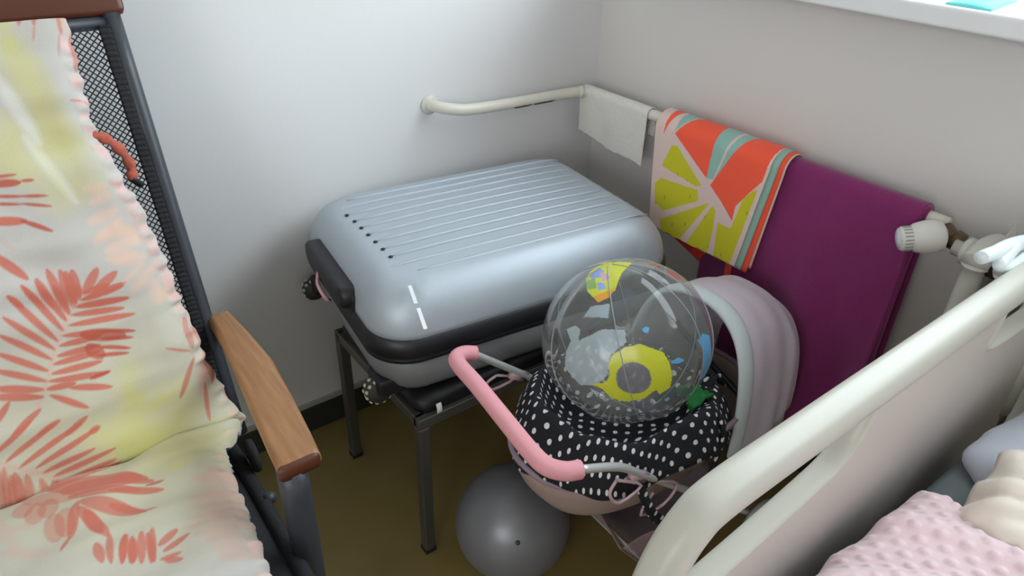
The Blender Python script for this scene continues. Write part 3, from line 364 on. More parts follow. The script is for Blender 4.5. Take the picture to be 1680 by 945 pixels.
for i, (mm, dy, dx, zb_) in enumerate((('aqua', -.010, .006, .522), ('orange', -.018, .011, .518), ('blush', -.021, .015, .530), ('orange', -.012, .019, .535), ('red', -.002, .024, .505))):
    mesh('folded_layer', grid(drape(-.706+dy*1.25, -.385, -.137+dx*.8, -.054-.0015*i, .857-.002*i, zb_+.045, .6, wav=.001, wf=1, seed=7+i, flare=.018-.003*i, ybot=(.026-.002*i, -.02)), 30, 60), M[mm], ct, solid=.0025)
def tri(u, v):
    return (-.122-.004*v, -.45-.125*u+.02*v, .562-.042*v*u)
mesh('hanging_corner', grid(tri, 12, 6), M['red'], ct, solid=.003)
mesh('hanging_loop', grid(lambda u, v: (-.124, -.632-.018*u-.004*v, .575-.085*v), 4, 10), M['orange'], ct, solid=.003)

# ------------------------------------------------------------------ radiator
rad = thing('radiator', 'white cast iron column radiator under the sill with thermostat', 'radiator', (-.10, -1.5, .10))
def section(yc):
    parts = []
    for xc in (-.140, -.075):
        parts.append(tube([(xc, yc, .16), (xc, yc, .20), (xc, yc, .5), (xc, yc, .76), (xc, yc, .79)], .021, 12, 3, rf=lambda t: .024 if t < .1 or t > .9 else .019, flat=1.0))
    parts.append(tube([(-.152, yc, .797), (-.135, yc, .806), (-.11, yc, .811), (-.07, yc, .806)], .024, 14, 5))
    parts.append(tube([(-.152, yc, .15), (-.12, yc, .142), (-.07, yc, .15)], .024, 14, 5))
    return join(*parts)
for k in range(10): mesh('radiator_section', section(-1.145-.054*k), M['cast'], rad)
for k in range(9): mesh('section_joint', tube([(-.12, -1.160-.054*k, .795), (-.12, -1.184-.054*k, .795)], .0255, 14, 0), M['black'] if k in (0, 1) else M['cast'], rad)
mesh('end_plug', lathe([(0, 0), (.026, 0), (.026, .012), (.016, .016), (.016, .03), (0, .03)], 6, Matrix.Translation((-.12, -1.125, .80)) @ Matrix.Rotation(math.radians(-90), 4, 'X')), M['cast'], rad)
mesh('valve_body', join(tube([(-.115, -1.12, .80), (-.105, -1.085, .805), (-.09, -1.06, .812)], .015, 12, 4), lathe([(0, -.005), (.019, -.005), (.019, .014), (0, .014)], 6, Matrix.Translation((-.105, -1.095, .803)) @ Matrix.Rotation(math.radians(-75), 4, 'X'))), M['brass'], rad)
a0, a1 = Vector((-.118, -1.073, .812)), Vector((-.172, -1.018, .797)); ax = (a1-a0); q = ax.to_track_quat('Z', 'Y').to_matrix().to_4x4()
TM = Matrix.Translation(a0) @ q; LN = ax.length
hd = mesh('thermostat_head', lathe([(0, 0), (.016, 0), (.027, .006), (.031, .02), (.031, .035), (.027, .052), (.0225, .058), (.0225, .074), (.0205, .078), (0, .078)], 40, TM), M['valve_plastic'], rad)
gr = []
for k in range(20):
    a = 2*math.pi*k/20; gr.append(xf(box(-.0012, .0012, .0222, .0236, .059, .073), TM @ Matrix.Rotation(a, 4, 'Z')))
mesh('grip_slots', join(*gr), M['skirt_top'], hd, smooth=False)
mesh('end_disc', lathe([(0, .0782), (.017, .0782), (.017, .080), (0, .080)], 28, TM), M['tape'], hd)
sp = grid(lambda u, v: (-.125-.012*u*(1-v), -1.155-.045*v+.03*u*(v-.3), .822+.062*u*max(0, 1-abs(v-.62)*1.7)), 8, 12)
tag(mesh('paper_scrap', sp, M['cast'], base=(-.12, -1.17, .82), solid=.003), 'pointed off-white scrap standing on top of the radiator', 'scrap')

# ------------------------------------------------------------------ suitcase on stool
ST = thing('stool', 'low stool with dark square metal legs and black vinyl seat under the suitcase', 'stool', (-.73, -.35, 0))
SX0, SX1, SY0, SY1, FZ = -.937, -.50, -.540, -.165, .395
for x in (SX0, SX1):
    for y in (SY0, SY1):
        mesh('leg', bar((x, y, .008), (x, y, FZ-.013), .025, .025, up=(0, 1, 0)), M['steel'], ST, smooth=False, bev=.003)
        mesh('foot_cap', bar((x, y, 0), (x, y, .012), .028, .028, up=(0, 1, 0)), M['vinyl'], ST, smooth=False, bev=.002)
mesh('seat_frame', join(bar((SX0-.012, SY0, FZ), (SX1+.012, SY0, FZ), .024, .026), bar((SX0-.012, SY1, FZ), (SX1+.012, SY1, FZ), .024, .026), bar((SX0, SY0, FZ), (SX0, SY1, FZ), .024, .026), bar((SX1, SY0, FZ), (SX1, SY1, FZ), .024, .026)), M['steel'], ST, smooth=False, bev=.003)
Rg = []
for z, i in ((.404, .012), (.408, .002), (.425, 0), (.440, .006), (.446, .03)):
    Rg.append([(-.7185+x, -.3525+y, z) for x, y in rrect(.222-i, .19-i, .03)])
mesh('seat_cushion', loft(Rg), M['vinyl'], ST)
mesh('tag_label', grid(lambda u, v: (-.905+.012*u, -.546-.006*math.sin(3*v), .40+.03*v), 4, 6), M['tape'], ST, solid=.001)

SC = Vector((-.620, -.318, .452)); al = math.radians(-7.0)
SM = Matrix.Translation(SC) @ Matrix.Rotation(al, 4, 'Z')
su = thing('suitcase', 'silver ribbed hard-shell suitcase lying flat on the dark stool', 'suitcase', SC)
def ring(hx, hy, r, z): return [tuple(SM @ Vector((x, y, z))) for x, y in rrect(hx, hy, r, 12)]
HX, HY = .363, .270
low = [(-.075, 0), (-.03, .008), (-.008, .03), (0, .06), (0, .098)]
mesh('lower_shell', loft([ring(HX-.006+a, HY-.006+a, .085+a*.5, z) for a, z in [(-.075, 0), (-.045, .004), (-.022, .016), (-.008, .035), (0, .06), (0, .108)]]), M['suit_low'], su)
mesh('rim_band', loft([ring(HX-.008, HY-.008, .085, .098), ring(HX+.002, HY+.002, .09, .103), ring(HX+.003, HY+.003, .09, .112), ring(HX+.0015, HY+.0015, .09, .114), ring(HX+.003, HY+.003, .09, .116), ring(HX+.001, HY+.001, .09, .150), ring(HX-.012, HY-.012, .085, .158)]), M['suit_black'], su)
TOPZ = .256
def top_h(x, y):   # gentle crown
    return TOPZ+.006*(1-(x/HX)**2)*(1-(y/HY)**2)
up = []
R_ = .085
for k in range(13):
    t = math.radians(90*k/12); ins = R_*(1-math.cos(t))*.86; z = .146+(TOPZ-.146)*math.sin(t)**.9
    up.append(ring(HX-.004-ins, HY-.004-ins, .088-.25*ins, z))
for s in (.85, .6, .35, .12):
    up.append([tuple(SM @ Vector((x*s, y*s, TOPZ+.006*(1-s*s)))) for x, y in rrect(HX-.004-R_*.86, HY-.004-R_*.86, .07, 12)])
shell = loft(up, True)
ribs = []
RY_ = [.176-.0365*k for k in range(11)]
for k, y in enumerate(RY_):
    xl = [-.265, -.31, -.285, -.28, -.278, -.276, -.274, -.272, -.270, -.31, -.25][k]; xr = .315
    def zz(x):
        base = TOPZ+.006*(1-max(abs(x)/.29, abs(y)/.19)**2) if max(abs(x)/.29, abs(y)/.19) < 1 else TOPZ
        if x > .283: base = TOPZ-.35*(x-.283)**1.15
        if x < -.283: base = TOPZ-.3*(-.283-x)
        return base
    hgt = .0042 if k < 9 else .002
    R = []
    for i in range(25):
        x = xl+(xr-xl)*i/24; e = min(1, min(i, 24-i)/2+.3); z0 = zz(x)
        R.append([tuple(SM @ Vector((x, y+dy*.0048*e, z0+dz*hgt*e))) for dy, dz in ((-1, -.6), (-.85, .45), (-.35, 1), (.35, 1), (.85, .45), (1, -.6))])
    ribs.append(loft(R))
mesh('upper_shell', join(shell, *ribs), M['suit'], su)
for k in range(2, 9):
    x = [-.285, -.28, -.278, -.276, -.274, -.272, -.270][k-2]
    mesh('rib_dimple', xf(lathe([(0, -.002), (.0045, -.002), (.0045, .0014), (0, .002)], 12, Matrix.Translation((x-.006, RY_[k]-.002, TOPZ+.001))), SM), M['suit_black'], su)
for (x0, y0, x1, y1) in ((-.927, -.507, -.939, -.550), (-.941, -.561, -.954, -.607)):
    a = SM.inverted() @ Vector((x0, y0, .70)); b = SM.inverted() @ Vector((x1, y1, .70))
    def zt(y): return TOPZ+.0025-.35*max(0, -y-.19)**1.1
    P = [(a.x, a.y, zt(a.y)), (b.x, b.y, zt(b.y))]
    mesh('white_scuff', xf(bar(P[0], P[1], .007, .002), SM), M['tape'], su, smooth=False)
# grab handle on the left end
mesh('grab_handle', xf(loft([[(-HX+x_, .015+a*k, .178+b*k) for a, b in rrect(.130, .024, .021, 8)] for x_, k in ((.05, .92), (.005, 1), (-.012, 1), (-.020, .93), (-.023, .8))]), SM @ Matrix.Translation((0, 0, 0))), M['suit_black'], su)
mesh('handle_recess', xf(box(-HX-.003, -HX+.03, -.12, .14, .135, .19), SM), M['suit_black'], su, smooth=False, bev=.012)
mesh('pink_ribbon', xf(tube([(-HX-.020, .045, .165), (-HX-.030, .02, .152), (-HX-.026, -.01, .135), (-HX-.016, .00, .12)], .008, 8, 5, flat=.5), SM), M['pinktag'], su)['label'] = 'small pink ribbon tied to handle'
for y in (.232, -.205):
    W = SM @ Matrix.Translation((-HX+.008, y, .015)) @ Matrix.Rotation(math.radians(90), 4, 'X')
    wl = mesh('wheel', lathe([(0, -.014), (.024, -.014), (.028, -.008), (.028, .008), (.024, .014), (0, .014)], 28, W), M['wheel'], su)
    tb = []
    for k in range(12):
        for hz in (-.008, .008):
            a = 2*math.pi*(k+(.5 if hz > 0 else 0))/12; tb.append(xf(lathe([(0, -.004), (.0045, -.003), (.0045, .0), (.0, .002)], 8, Matrix.Identity(4)), W @ Matrix.Rotation(a, 4, 'Z') @ Matrix.Translation((.0285, 0, hz)) @ Matrix.Rotation(math.radians(90), 4, 'Y')))
    mesh('tread_dots', join(*tb), M['wheel_spot'], wl)
    mesh('wheel_housing', xf(box(-HX+.0, -HX+.06, y-.03 if y < 0 else y-.04, y+.04 if y < 0 else y+.03-.02, .012, .052), SM), M['suit_black'], su, smooth=False, bev=.01)

# ------------------------------------------------------------------ grey ball on the floor
gb = thing('rubber_ball', 'dull grey rubber ball on the floor below the pram handle', 'ball', (-.797, -.676, 0))
GR = .127
def sph(c, r, n=48, m=28, sq=0): return [(0, 0)]
rings = []
mesh('ball_body', lathe([(GR*math.sin(math.pi*k/36)+1e-5, GR-GR*math.cos(math.pi*k/36)) for k in range(37)], 64, Matrix.Translation((-.797, -.676, 0))), M['silver_ball'], gb)
dv = (CAM-Vector((-.797, -.676, GR))).normalized(); dv = (dv+Vector((.02, -.10, -.34))).normalized()
mesh('plug', lathe([(0, -.002), (.005, -.002), (.005, .0015), (0, .002)], 14, Matrix.Translation(Vector((-.797, -.676, GR))+dv*GR) @ dv.to_track_quat('Z', 'Y').to_matrix().to_4x4()), M['plug'], gb)

# ------------------------------------------------------------------ doll pram
pr = thing('doll_pram', 'doll pram with lilac hood and pink foam handle beside the bed', 'pram', (-.55, -.78, 0))
PY = -.785
def oval(cx, cy, a, b, z, n=64, e=2.4): 
    R = []
    for i in range(n):
        t = 2*math.pi*i/n; c, s = math.cos(t), math.sin(t)
        R.append((cx+a*math.copysign(abs(c)**(2/e), c), cy+b*math.copysign(abs(s)**(2/e), s), z))
    return R
tubR = [oval(-.565+o, PY, a*.92, b*.96, z) for o, a, b, z in ((0, .16, .07, .272), (0, .22, .105, .282), (0, .265, .132, .31), (0, .295, .150, .35), (0, .312, .160, .39), (0, .318, .163, .42))]
V, F = loft(tubR, False); F.append(tuple(range(64))[::-1])
mesh('tub', (V, F), M['tub'], pr, solid=.004)
mesh('tub_rim', tube(oval(-.565, PY, .293, .157, .422, 48)+[oval(-.565, PY, .293, .157, .422, 48)[0]], .006, 8, 2), M['hood_in'], pr)
# frame tubes
HZ = .58
grip = [(-.850, -.612, .575), (-.872, -.606, .581), (-.893, -.612, .584), (-.902, -.635, .584), (-.908, -.70, .584), (-.921, -.80, .584), (-.932, -.888, .584), (-.930, -.925, .583), (-.912, -.948, .581), (-.888, -.956, .577)]
mesh('foam_grip', tube(grip, .0155, 16, 8), M['foam'], pr)
for s, p0 in ((1, (-.856, -.611, .577)), (-1, (-.892, -.955, .578))):
    y = PY+s*.172
    mesh('push_bar', tube([p0, (-.80, y if s > 0 else -.956, .53), (-.74, y, .478), (-.62, y, .37), (-.42, y, .185), (-.30, y, .08)], .0075, 12, 5), M['alu'], pr)
    mesh('cross_leg', tube([(-.45, y, .34), (-.48, y, .28), (-.54, y, .15), (-.60, y, .08)], .0075, 12, 5), M['alu'], pr)
    mesh('bracket', join(tube([(-.80, y-s*.0, .50), (-.745, y+s*.01, .462), (-.80, y+s*.012, .455), (-.82, y+s*.006, .485), (-.80, y, .50)], .003, 8, 3), bar((-.765, y, .488), (-.725, y, .463), .012, .02)), M['clip'], pr)
    mesh('hinge_bracket', tube([(-.70, y+s*.004, .44), (-.64, y+s*.010, .40), (-.67, y+s*.010, .365), (-.73, y+s*.008, .375), (-.70, y+s*.004, .41)], .003, 8, 3), M['clip'], pr)
for x in (-.30, -.60):
    mesh('axle', tube([(x, PY-.19, .07), (x, PY+.19, .07)], .006, 10, 1), M['alu'], pr)
    for s in (1, -1):
        wh = mesh('wheel', lathe([(0, -.012), (.045, -.012), (.062, -.013), (.066, -.006), (.066, .006), (.062, .013), (.045, .012), (0, .012)], 32, Matrix.Translation((x, PY+s*.195, .066)) @ Matrix.Rotation(math.radians(90), 4, 'X')), M['alu'], pr)
mesh('undertray', grid(lambda u, v: (-.64+.32*u, PY-.14+.28*v, .15-.035*math.sin(math.pi*u)*math.sin(math.pi*v)), 14, 10), M['basket'], pr, solid=.003)
mesh('basket_side', grid(lambda u, v: (-.75+.10*v+(.42-.07*v)*u, PY-.168+.02*v+.004*math.sin(14*u), .285-.15*v-.02*math.sin(3.1*u)), 20, 10), M['veil'], pr, solid=.002)
mesh('basket_end', grid(lambda u, v: (-.755+.10*v+(.10-.09*v)*u, PY-.165+.32*u, .285-.14*v), 14, 10), M['veil'], pr, solid=.002)
# hood
HX0, HX1 = -.385, -.155
def hoodf(u, v):
    # u around the arch near -> far, v from the front rim to the back
    a = math.pi*u; x = HX0+(HX1-HX0)*math.sin(v*math.pi/2*.98)+.01*math.sin(a)*(1-v)-.02*(1-math.sin(a))*(1-v)
    k = math.cos(v*math.pi/2*.97)**.55
    wd = .148*(.5+.5*k)+.010*math.sin(a)*v; zt = .190*k+.022
    c = math.cos(a); s = math.sin(a); wd += .014*(1-s)
    y = PY+.01-wd*math.copysign(abs(c)**.85, c); z = .41+zt*s**.8
    fold = .004*math.sin(9*v*3)*(1-s*.6)*math.sin(v*math.pi)+.006*nz(u*6, v*5, 2)*math.sin(v*math.pi)
    low = (1-s)**3*.13*(1-v*.4)
    return (x, y-fold*(1 if c > 0 else -1), z-low+fold)
mesh('hood', grid(hoodf, 64, 40), M['hood'], pr, solid=.004)
rp = [Vector(hoodf(i/30, 0)) for i in range(31)]
rimv = []
def rimf(u, v):
    p = Vector(hoodf(.02+.96*u, 0)); p2 = Vector((p.x, PY+.01, .44)); d = (p-p2).normalized(); a = 2*math.pi*v
    return tuple(p+Vector((-.012, 0, 0))+Vector((math.cos(a)*.022, 0, 0))+d*(math.sin(a)*.009+.002))
mesh('hood_rim', grid(lambda u, v: rimf(v, u), 14, 60, True), M['rim'], pr)
mesh('hood_strut', tube([(-.31, -.66, .46), (-.35, -.78, .452), (-.385, -.915, .44)], .007, 10, 6), M['suit_black'], pr)

# polka dot bag lying in the tub
bg_ = thing('tote_bag', 'black and white polka dot cloth bag lying open inside the pram', 'bag', (-.6, -.78, .33))
def pol_ring(a, b, cx, cy, z, n=96, amp=0, sd=0):
    R = []
    for i in range(n):
        t = 2*math.pi*i/n; c, s = math.cos(t), math.sin(t); w_ = 1+amp*nz(c*2.2+sd, s*2.2)
        R.append((cx+a*w_*math.copysign(abs(c)**(2/2.6), c), cy+b*w_*math.copysign(abs(s)**(2/2.6), s), z+amp*.25*nz(c*3, s*3, sd+5)))
    return R
bcx, bcy = -.618, -.783
prof = [(.07, .05, .40), (.11, .08, .41), (.14, .105, .44), (.160, .126, .48), (.172, .138, .512), (.184, .144, .520), (.196, .149, .512), (.212, .156, .490), (.226, .163, .466), (.232, .168, .450), (.236, .171, .436)]
rr_ = [pol_ring(a, b, bcx, bcy-.002*k, z, amp=.06 if k else 0, sd=k*.1) for k, (a, b, z) in enumerate(prof)]
# far/right side droops inside the hood, handle side hangs lower
RR = []
for k, r in enumerate(rr_):
    RR.append([(x, y, z-(.05*max(0, (x-bcx-.04)/.17) if k > 3 else 0)-(.03*max(0, (-x+bcx-.05)/.15)*max(0, (y-bcy+.08)/.1) if k > 8 else 0)) for x, y, z in r])
V, F = loft(RR, False); F.append(tuple(range(96))[::-1])
acc = [0]
for k in range(1, len(prof)): acc.append(acc[-1]+math.hypot(prof[k][0]-prof[k-1][0], prof[k][2]-prof[k-1][2]))
UV = [(math.cos(2*math.pi*i/96)*(.085+acc[k]), math.sin(2*math.pi*i/96)*(.065+acc[k])) for k in range(len(prof)) for i in range(96)]
bagm = mesh('bag_body', (V, F), M['polka'], bg_, uv=UV, solid=.003)
mesh('opening_flap', *( (grid(lambda u, v: (-.475+.075*u, -.885+.045*v+.01*u, .470+.030*math.sin(math.pi*u)-.02*v+.012*math.sin(5*u+2*v)), 14, 10),)), M['polka'], bg_, uv=[(i/13*.08, j/9*.05) for j in range(10) for i in range(14)], solid=.006)
strp = cat([(-.742, -.955, .472), (-.735, -.968, .43), (-.715, -.972, .385), (-.69, -.972, .345), (-.655, -.972, .318), (-.605, -.972, .318), (-.56, -.970, .345), (-.53, -.968, .39), (-.51, -.962, .44), (-.50, -.940, .475)], 8)
SV, SF, SU = [], [], []
for i, p in enumerate(strp):
    t = (strp[min(i+1, len(strp)-1)]-strp[max(i-1, 0)]).normalized(); n_ = Vector((.25*math.sin(i*.12), -1, .1*math.cos(i*.2))).cross(t).normalized()
    SV += [tuple(p-n_*.010), tuple(p+n_*.010)]; SU += [(i*.0065+.0065, .004), (i*.0065+.0065, .024)]
for i in range(len(strp)-1): SF.append((2*i, 2*i+1, 2*i+3, 2*i+2))
mesh('shoulder_strap', (SV, SF), M['polka'], bg_, uv=SU, solid=.003)
gc = mesh('green_cloth', grid(lambda u, v: (-.545+.062*u+.01*v, -.905+.055*v, .480+.018*math.sin(2.4*u+v)+.012*nz(u*4, v*4)), 14, 12), M['green'], base=(-.50, -.875, .455), solid=.005)
tag(gc, 'bright green cloth poking out between clear ball and dotted bag', 'cloth')
# beach ball
BC = Vector((-.622, -.783, .614)); BR = .160
bb = thing('beach_ball', 'transparent inflatable ball with yellow and blue patches on the dotted bag', 'ball', (BC.x, BC.y, BC.z-BR))
pole = ((Vector((-.10, .35, .94)))).normalized(); QB = pole.to_track_quat('Z', 'X').to_matrix()
def ballp(u, v):
    ph = 2*math.pi*u; th = math.pi*v; st_ = math.sin(th)
    g = abs(math.cos(3*ph)); r = BR*(1.0-.030*(1-g)*st_*0-.035*(g**6)*st_+.0*g)
    d = QB @ Vector((st_*math.cos(ph), st_*math.sin(ph), math.cos(th)*.97))
    return tuple(BC+d*r*(1.0+.01*nz(d.x*2, d.y*2, d.z*2)))
V, F = grid(ballp, 480, 320, True)
A = np.array(V); D = A-np.array(BC); D /= np.linalg.norm(D, axis=1)[:, None]
col = np.zeros((len(A), 4)); 
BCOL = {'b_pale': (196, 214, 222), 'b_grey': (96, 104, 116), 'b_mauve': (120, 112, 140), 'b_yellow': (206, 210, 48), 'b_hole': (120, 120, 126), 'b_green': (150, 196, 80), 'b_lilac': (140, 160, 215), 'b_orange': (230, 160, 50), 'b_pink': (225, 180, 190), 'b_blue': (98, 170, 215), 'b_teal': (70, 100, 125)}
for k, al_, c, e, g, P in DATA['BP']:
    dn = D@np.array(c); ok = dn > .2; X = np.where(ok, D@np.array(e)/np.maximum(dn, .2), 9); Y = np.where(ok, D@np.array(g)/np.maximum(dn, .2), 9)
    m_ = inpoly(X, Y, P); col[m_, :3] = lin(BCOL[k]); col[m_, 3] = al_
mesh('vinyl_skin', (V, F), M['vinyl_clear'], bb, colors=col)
for k in range(6):
    u = (k*60)/360
    mesh('seam', tube([tuple(Vector(ballp(u, .02+.96*j/24))+(Vector(ballp(u, .02+.96*j/24))-BC).normalized()*.0005) for j in range(25)], .0009, 6, 2), M['seam'], bb)

# ------------------------------------------------------------------ hospital bed
BM = Matrix.Translation((-.2203, -.2281, .21)) @ Matrix.Diagonal((.85, .85, .85, 1))   # bed, its bedding and the hook scaled down about the camera position
bd = thing('hospital_bed', 'cream plastic hospital bed board and mattress at right', 'bed', (-.55, -2.2, 0))
BY = -1.24
# footboard outline with two grip openings; panel thinner than the rounded rail
def outline():
    P = [(-1.115, .60), (-1.10, .70), (-1.085, .775), (-1.062, .822), (-1.02, .848), (-.95, .853), (-.6, .857), (-.25, .857), (-.08, .85), (-.045, .83), (-.035, .78), (-.035, .40)]
    return P
rail = [(-1.130, BY, .30), (-1.108, BY, .46), (-1.082, BY, .60), (-1.062, BY, .70), (-1.042, BY, .768), (-1.012, BY, .808), (-.965, BY, .825), (-.8, BY, .828), (-.5, BY, .831), (-.25, BY, .833), (-.05, BY, .829), (0.0, BY, .80), (.01, BY, .72), (.01, BY, .45)]
P = cat(rail, 10); rings = []
for i, p in enumerate(P):
    t = (P[min(i+1, len(P)-1)]-P[max(i-1, 0)]).normalized(); s = Vector((0, 1, 0)); q_ = t.cross(s).normalized()
    R = []
    for k in range(24):
        a = 2*math.pi*k/24; c, s_ = math.cos(a), math.sin(a)
        R.append(tuple(p+s*.0225*math.copysign(abs(c)**.8, c)+q_*.0265*math.copysign(abs(s_)**.75, s_)))
    rings.append(R)
mesh('top_rail', xf(loft(rings), BM), M['bed'], bd)
def slab(P, y0, y1):
    n = len(P); V = [(x, y0, z) for x, z in P]+[(x, y1, z) for x, z in P]
    return V, [tuple(range(n))[::-1], tuple(range(n, 2*n))]+[(i, (i+1) % n, (i+1) % n+n, i+n) for i in range(n)]
# web between / below the openings, built as one panel from non overlapping pieces
s1 = [(-.995, .690), (-.975, .701), (-.74, .737)]      # lower lip of the long opening
panel = [(-1.075, .52), (-1.045, .685), (-1.0, .683), (-.975, .688), (-.85, .706), (-.74, .724), (-.715, .734), (-.695, .752), (-.678, .782), (-.664, .812), (-.30, .816), (-.297, .79), (-.303, .765), (-.308, .745), (-.28, .735), (-.12, .725), (.01, .722), (.01, .40), (-1.10, .40)]
mesh('board_panel', xf(slab(panel, BY-.012, BY+.012), BM), M['bed_panel'], bd, smooth=False, bev=.004)
lip = [(-1.04, BY, .680), (-1.0, BY, .681), (-.95, BY, .687), (-.85, BY, .701), (-.75, BY, .718), (-.715, BY, .730), (-.692, BY, .750), (-.676, BY, .78), (-.664, BY, .812)]
mesh('grip_opening_lip', xf(tube(lip, .0085, 14, 8, flat=1.9), BM), M['bed'], bd)
mesh('grip_opening_lip', xf(tube([(-.297, BY, .812), (-.300, BY, .775), (-.305, BY, .748), (-.28, BY, .734), (-.18, BY, .725), (.0, BY, .722)], .0085, 14, 8, flat=1.9), BM), M['bed'], bd)
mesh('mattress', xf(loft([[(x-.62, y-2.28, z) for x, y in rrect(.44-i, .995-i, .05)] for z, i in ((.42, .02), (.435, 0), (.53, 0), (.55, .015), (.556, .05))]), BM), M['mattress'], bd)
mesh('bed_frame', join(xf(box(-1.03, -.16, -3.2, -1.27, .34, .415), BM)), M['bed_metal'], bd, smooth=False, bev=.01)
for x in (-1.0, -.2):
    for y in (-1.4, -3.1): mesh('bed_leg', xf(tube([(x, y, -.247), (x, y, .35)], .025, 14, 1), BM), M['bed_metal'], bd)
# fleece blanket with raised dots
def blank(u, v):
    x = -1.12+.625*u; y = -1.292-.62*v
    edge = min(u, 1)*1.0
    z = .602+.010*nz(x*6, y*6, 3)+.010*math.sin(7*x+9*y+2*nz(x*4, y*4))*.8
    z += .018*math.exp(-((v-.02)/.05)**2)*0
    # plump border: rolls down at the board side and at the far end
    e1 = min(1, v/.05); e2 = min(1, (1-u)/.06); z -= .035*(1-math.sqrt(max(0, 1-(1-e1)**2)))+.030*(1-math.sqrt(max(0, 1-(1-e2)**2)))
    # folds
    z += .014*math.exp(-((x+.62+.5*(y+1.3))/.025)**2)+.016*math.exp(-((x+.70+1.1*(y+1.38))/.022)**2)*(1 if y > -1.7 else .4)
    x += .012*nz(v*6, 3)*u; y += .012*nz(u*7, 5)*(1-v)
    # dots on a staggered lattice
    s = .037; gx = (x+.4*y)/s; gy = y/(s*.8); best = 9
    for ox, oy in ((0, 0), (.5, .5)):
        fx = (gx+ox) % 1-.5; fy = (gy+oy) % 1-.5; best = min(best, math.hypot(fx*s, fy*s*.8))
    z += .0050*math.exp(-(best/.0052)**2)
    return (x, y, z)
bl = mesh('fleece_blanket', xf(grid(blank, 360, 330), BM), M['pink_min'], base=(-.9, -1.6, .69), solid=.006)
tag(bl, 'soft pink fleece blanket with raised dots lying on the bed', 'blanket')
def pil(cx, cy, cz, a, b, h, rot, sd, e=3.2, m=48, n=48):
    Rm = Matrix.Rotation(rot, 3, 'Z')
    def f(u, v):
        t = 2*math.pi*u; ph = math.pi*(v-.5); c, s = math.cos(t), math.sin(t); cp = max(1e-4, math.cos(ph))**.6
        p = Vector((a*cp*math.copysign(abs(c)**(2/e), c), b*cp*math.copysign(abs(s)**(2/e), s), h*math.sin(ph)))
        p *= 1+.06*nz(p.x*9+sd, p.y*9, p.z*9)+.03*nz(p.x*25+sd, p.y*25, 1)
        return tuple(Vector((cx, cy, cz))+Rm @ p)
    return grid(f, m, n, True)
pw = mesh('pillow', xf(pil(-.235, -1.52, .566, .215, .225, .052, -.17, 3, m=90, n=70), BM), M['pillow'], base=(-.44, -1.52, .69)); tag(pw, 'bluish white pillow beside the bed board behind the peach cloth', 'pillow')
def peach(u, v):
    x = -.545+.33*u; y = -1.352-.45*v
    z = .640+.016*math.sin(9*v+3*u)*math.sin(math.pi*min(1, u*1.2+.1))+.022*nz(x*9, y*9, 8)+.012*abs(nz(x*22, y*22, 2))+.007*math.sin(70*x+50*y+9*nz(x*9, y*9))
    z -= .03*(1-min(1, u/.12))**2+.04*(1-min(1, v/.1))**2
    return (x+.02*nz(v*5, 2), y+.02*nz(u*5, 9), z)
pc = mesh('peach_cloth', xf(grid(peach, 90, 90), BM), M['peach'], base=(-.5, -1.58, .73), solid=.006); tag(pc, 'crumpled peach coloured cloth lying on the pillow beside the pink blanket', 'cloth')
# white hook over the rail
hk = thing('plastic_hook', 'glossy white plastic hook hanging over the bed board rail', 'hook', (-.40, -1.25, .92))
mesh('hook_arm', xf(tube([(.0, -1.205, 0.835), (-.09, -1.200, 0.846), (-.145, -1.196, 0.858), (-.205, -1.195, 0.868), (-.25, -1.195, 0.872), (-.285, -1.195, 0.878), (-.307, -1.195, 0.881)], .012, 16, 8, rf=lambda t: .015-.0045*t), BM), M['hook'], hk)
mesh('hook_tip', xf(tube([(-.185, -1.198, .868), (-.225, -1.203, .862), (-.250, -1.207, .858), (-.245, -1.212, .851), (-.21, -1.216, .848), (-.15, -1.217, .848)], .011, 16, 8, rf=lambda t: .0125-.003*t), BM), M['hook'], hk)

# ------------------------------------------------------------------ armchair
ch = thing('garden_armchair', 'folding garden armchair with charcoal frame, mesh back and wooden armrests', 'armchair', (-1.53, -.45, 0))
BT = Vector((-.10, 1.19)); 
def bk(x, s):   # point on the back frame: s metres below the top
    t = Vector((-.17, -.535)).normalized(); p = Vector((-.134, 1.149))+t*s; return (x, p.x, p.y)
for x in (-1.250, -1.812):
    mesh('back_frame', bar(bk(x, 0), bk(x, .80), .030, .022, up=(1, 0, 0)) if False else tube([bk(x, -.005), bk(x, .4), bk(x, .78)], .0165, 16, 4, flat=.9), M['chair_metal'], ch)
    s_ = -1 if x > -1.5 else 1
    mesh('webbing_edge', grid(lambda u, v: tuple(Vector(bk(x+s_*(.008+.018*u), .005+.76*v))+Vector((0, -.017+.004*abs(math.sin(v*260)), -.004))), 5, 300), M['chair_trim'], ch, solid=.003)
UVm = []
nu, nv = 12, 30
Vm = []
for j in range(nv):
    for i in range(nu):
        x = -1.274-.514*i/(nu-1); s = .01+.75*j/(nv-1); p = bk(x, s); Vm.append((p[0], p[1]-.010, p[2]-.002)); UVm.append((x, s))
Fm = [(j*nu+i, j*nu+i+1, (j+1)*nu+i+1, (j+1)*nu+i) for j in range(nv-1) for i in range(nu-1)]
mesh('mesh_back', (Vm, Fm), M['mesh'], ch, uv=UVm)
mesh('back_crossbar', tube([bk(-1.25, .008), bk(-1.81, .008)], .011, 12, 1), M['chair_metal'], ch)
tr = [bk(-1.235, -.030), bk(-1.40, -.030), bk(-1.66, -.030), bk(-1.827, -.030)]
def rr3(p, hy, hz, r, tilt):
    return [(p[0], p[1]+a*math.cos(tilt)-b*math.sin(tilt), p[2]+a*math.sin(tilt)+b*math.cos(tilt)) for a, b in rrect(hy, hz, r, 5)]
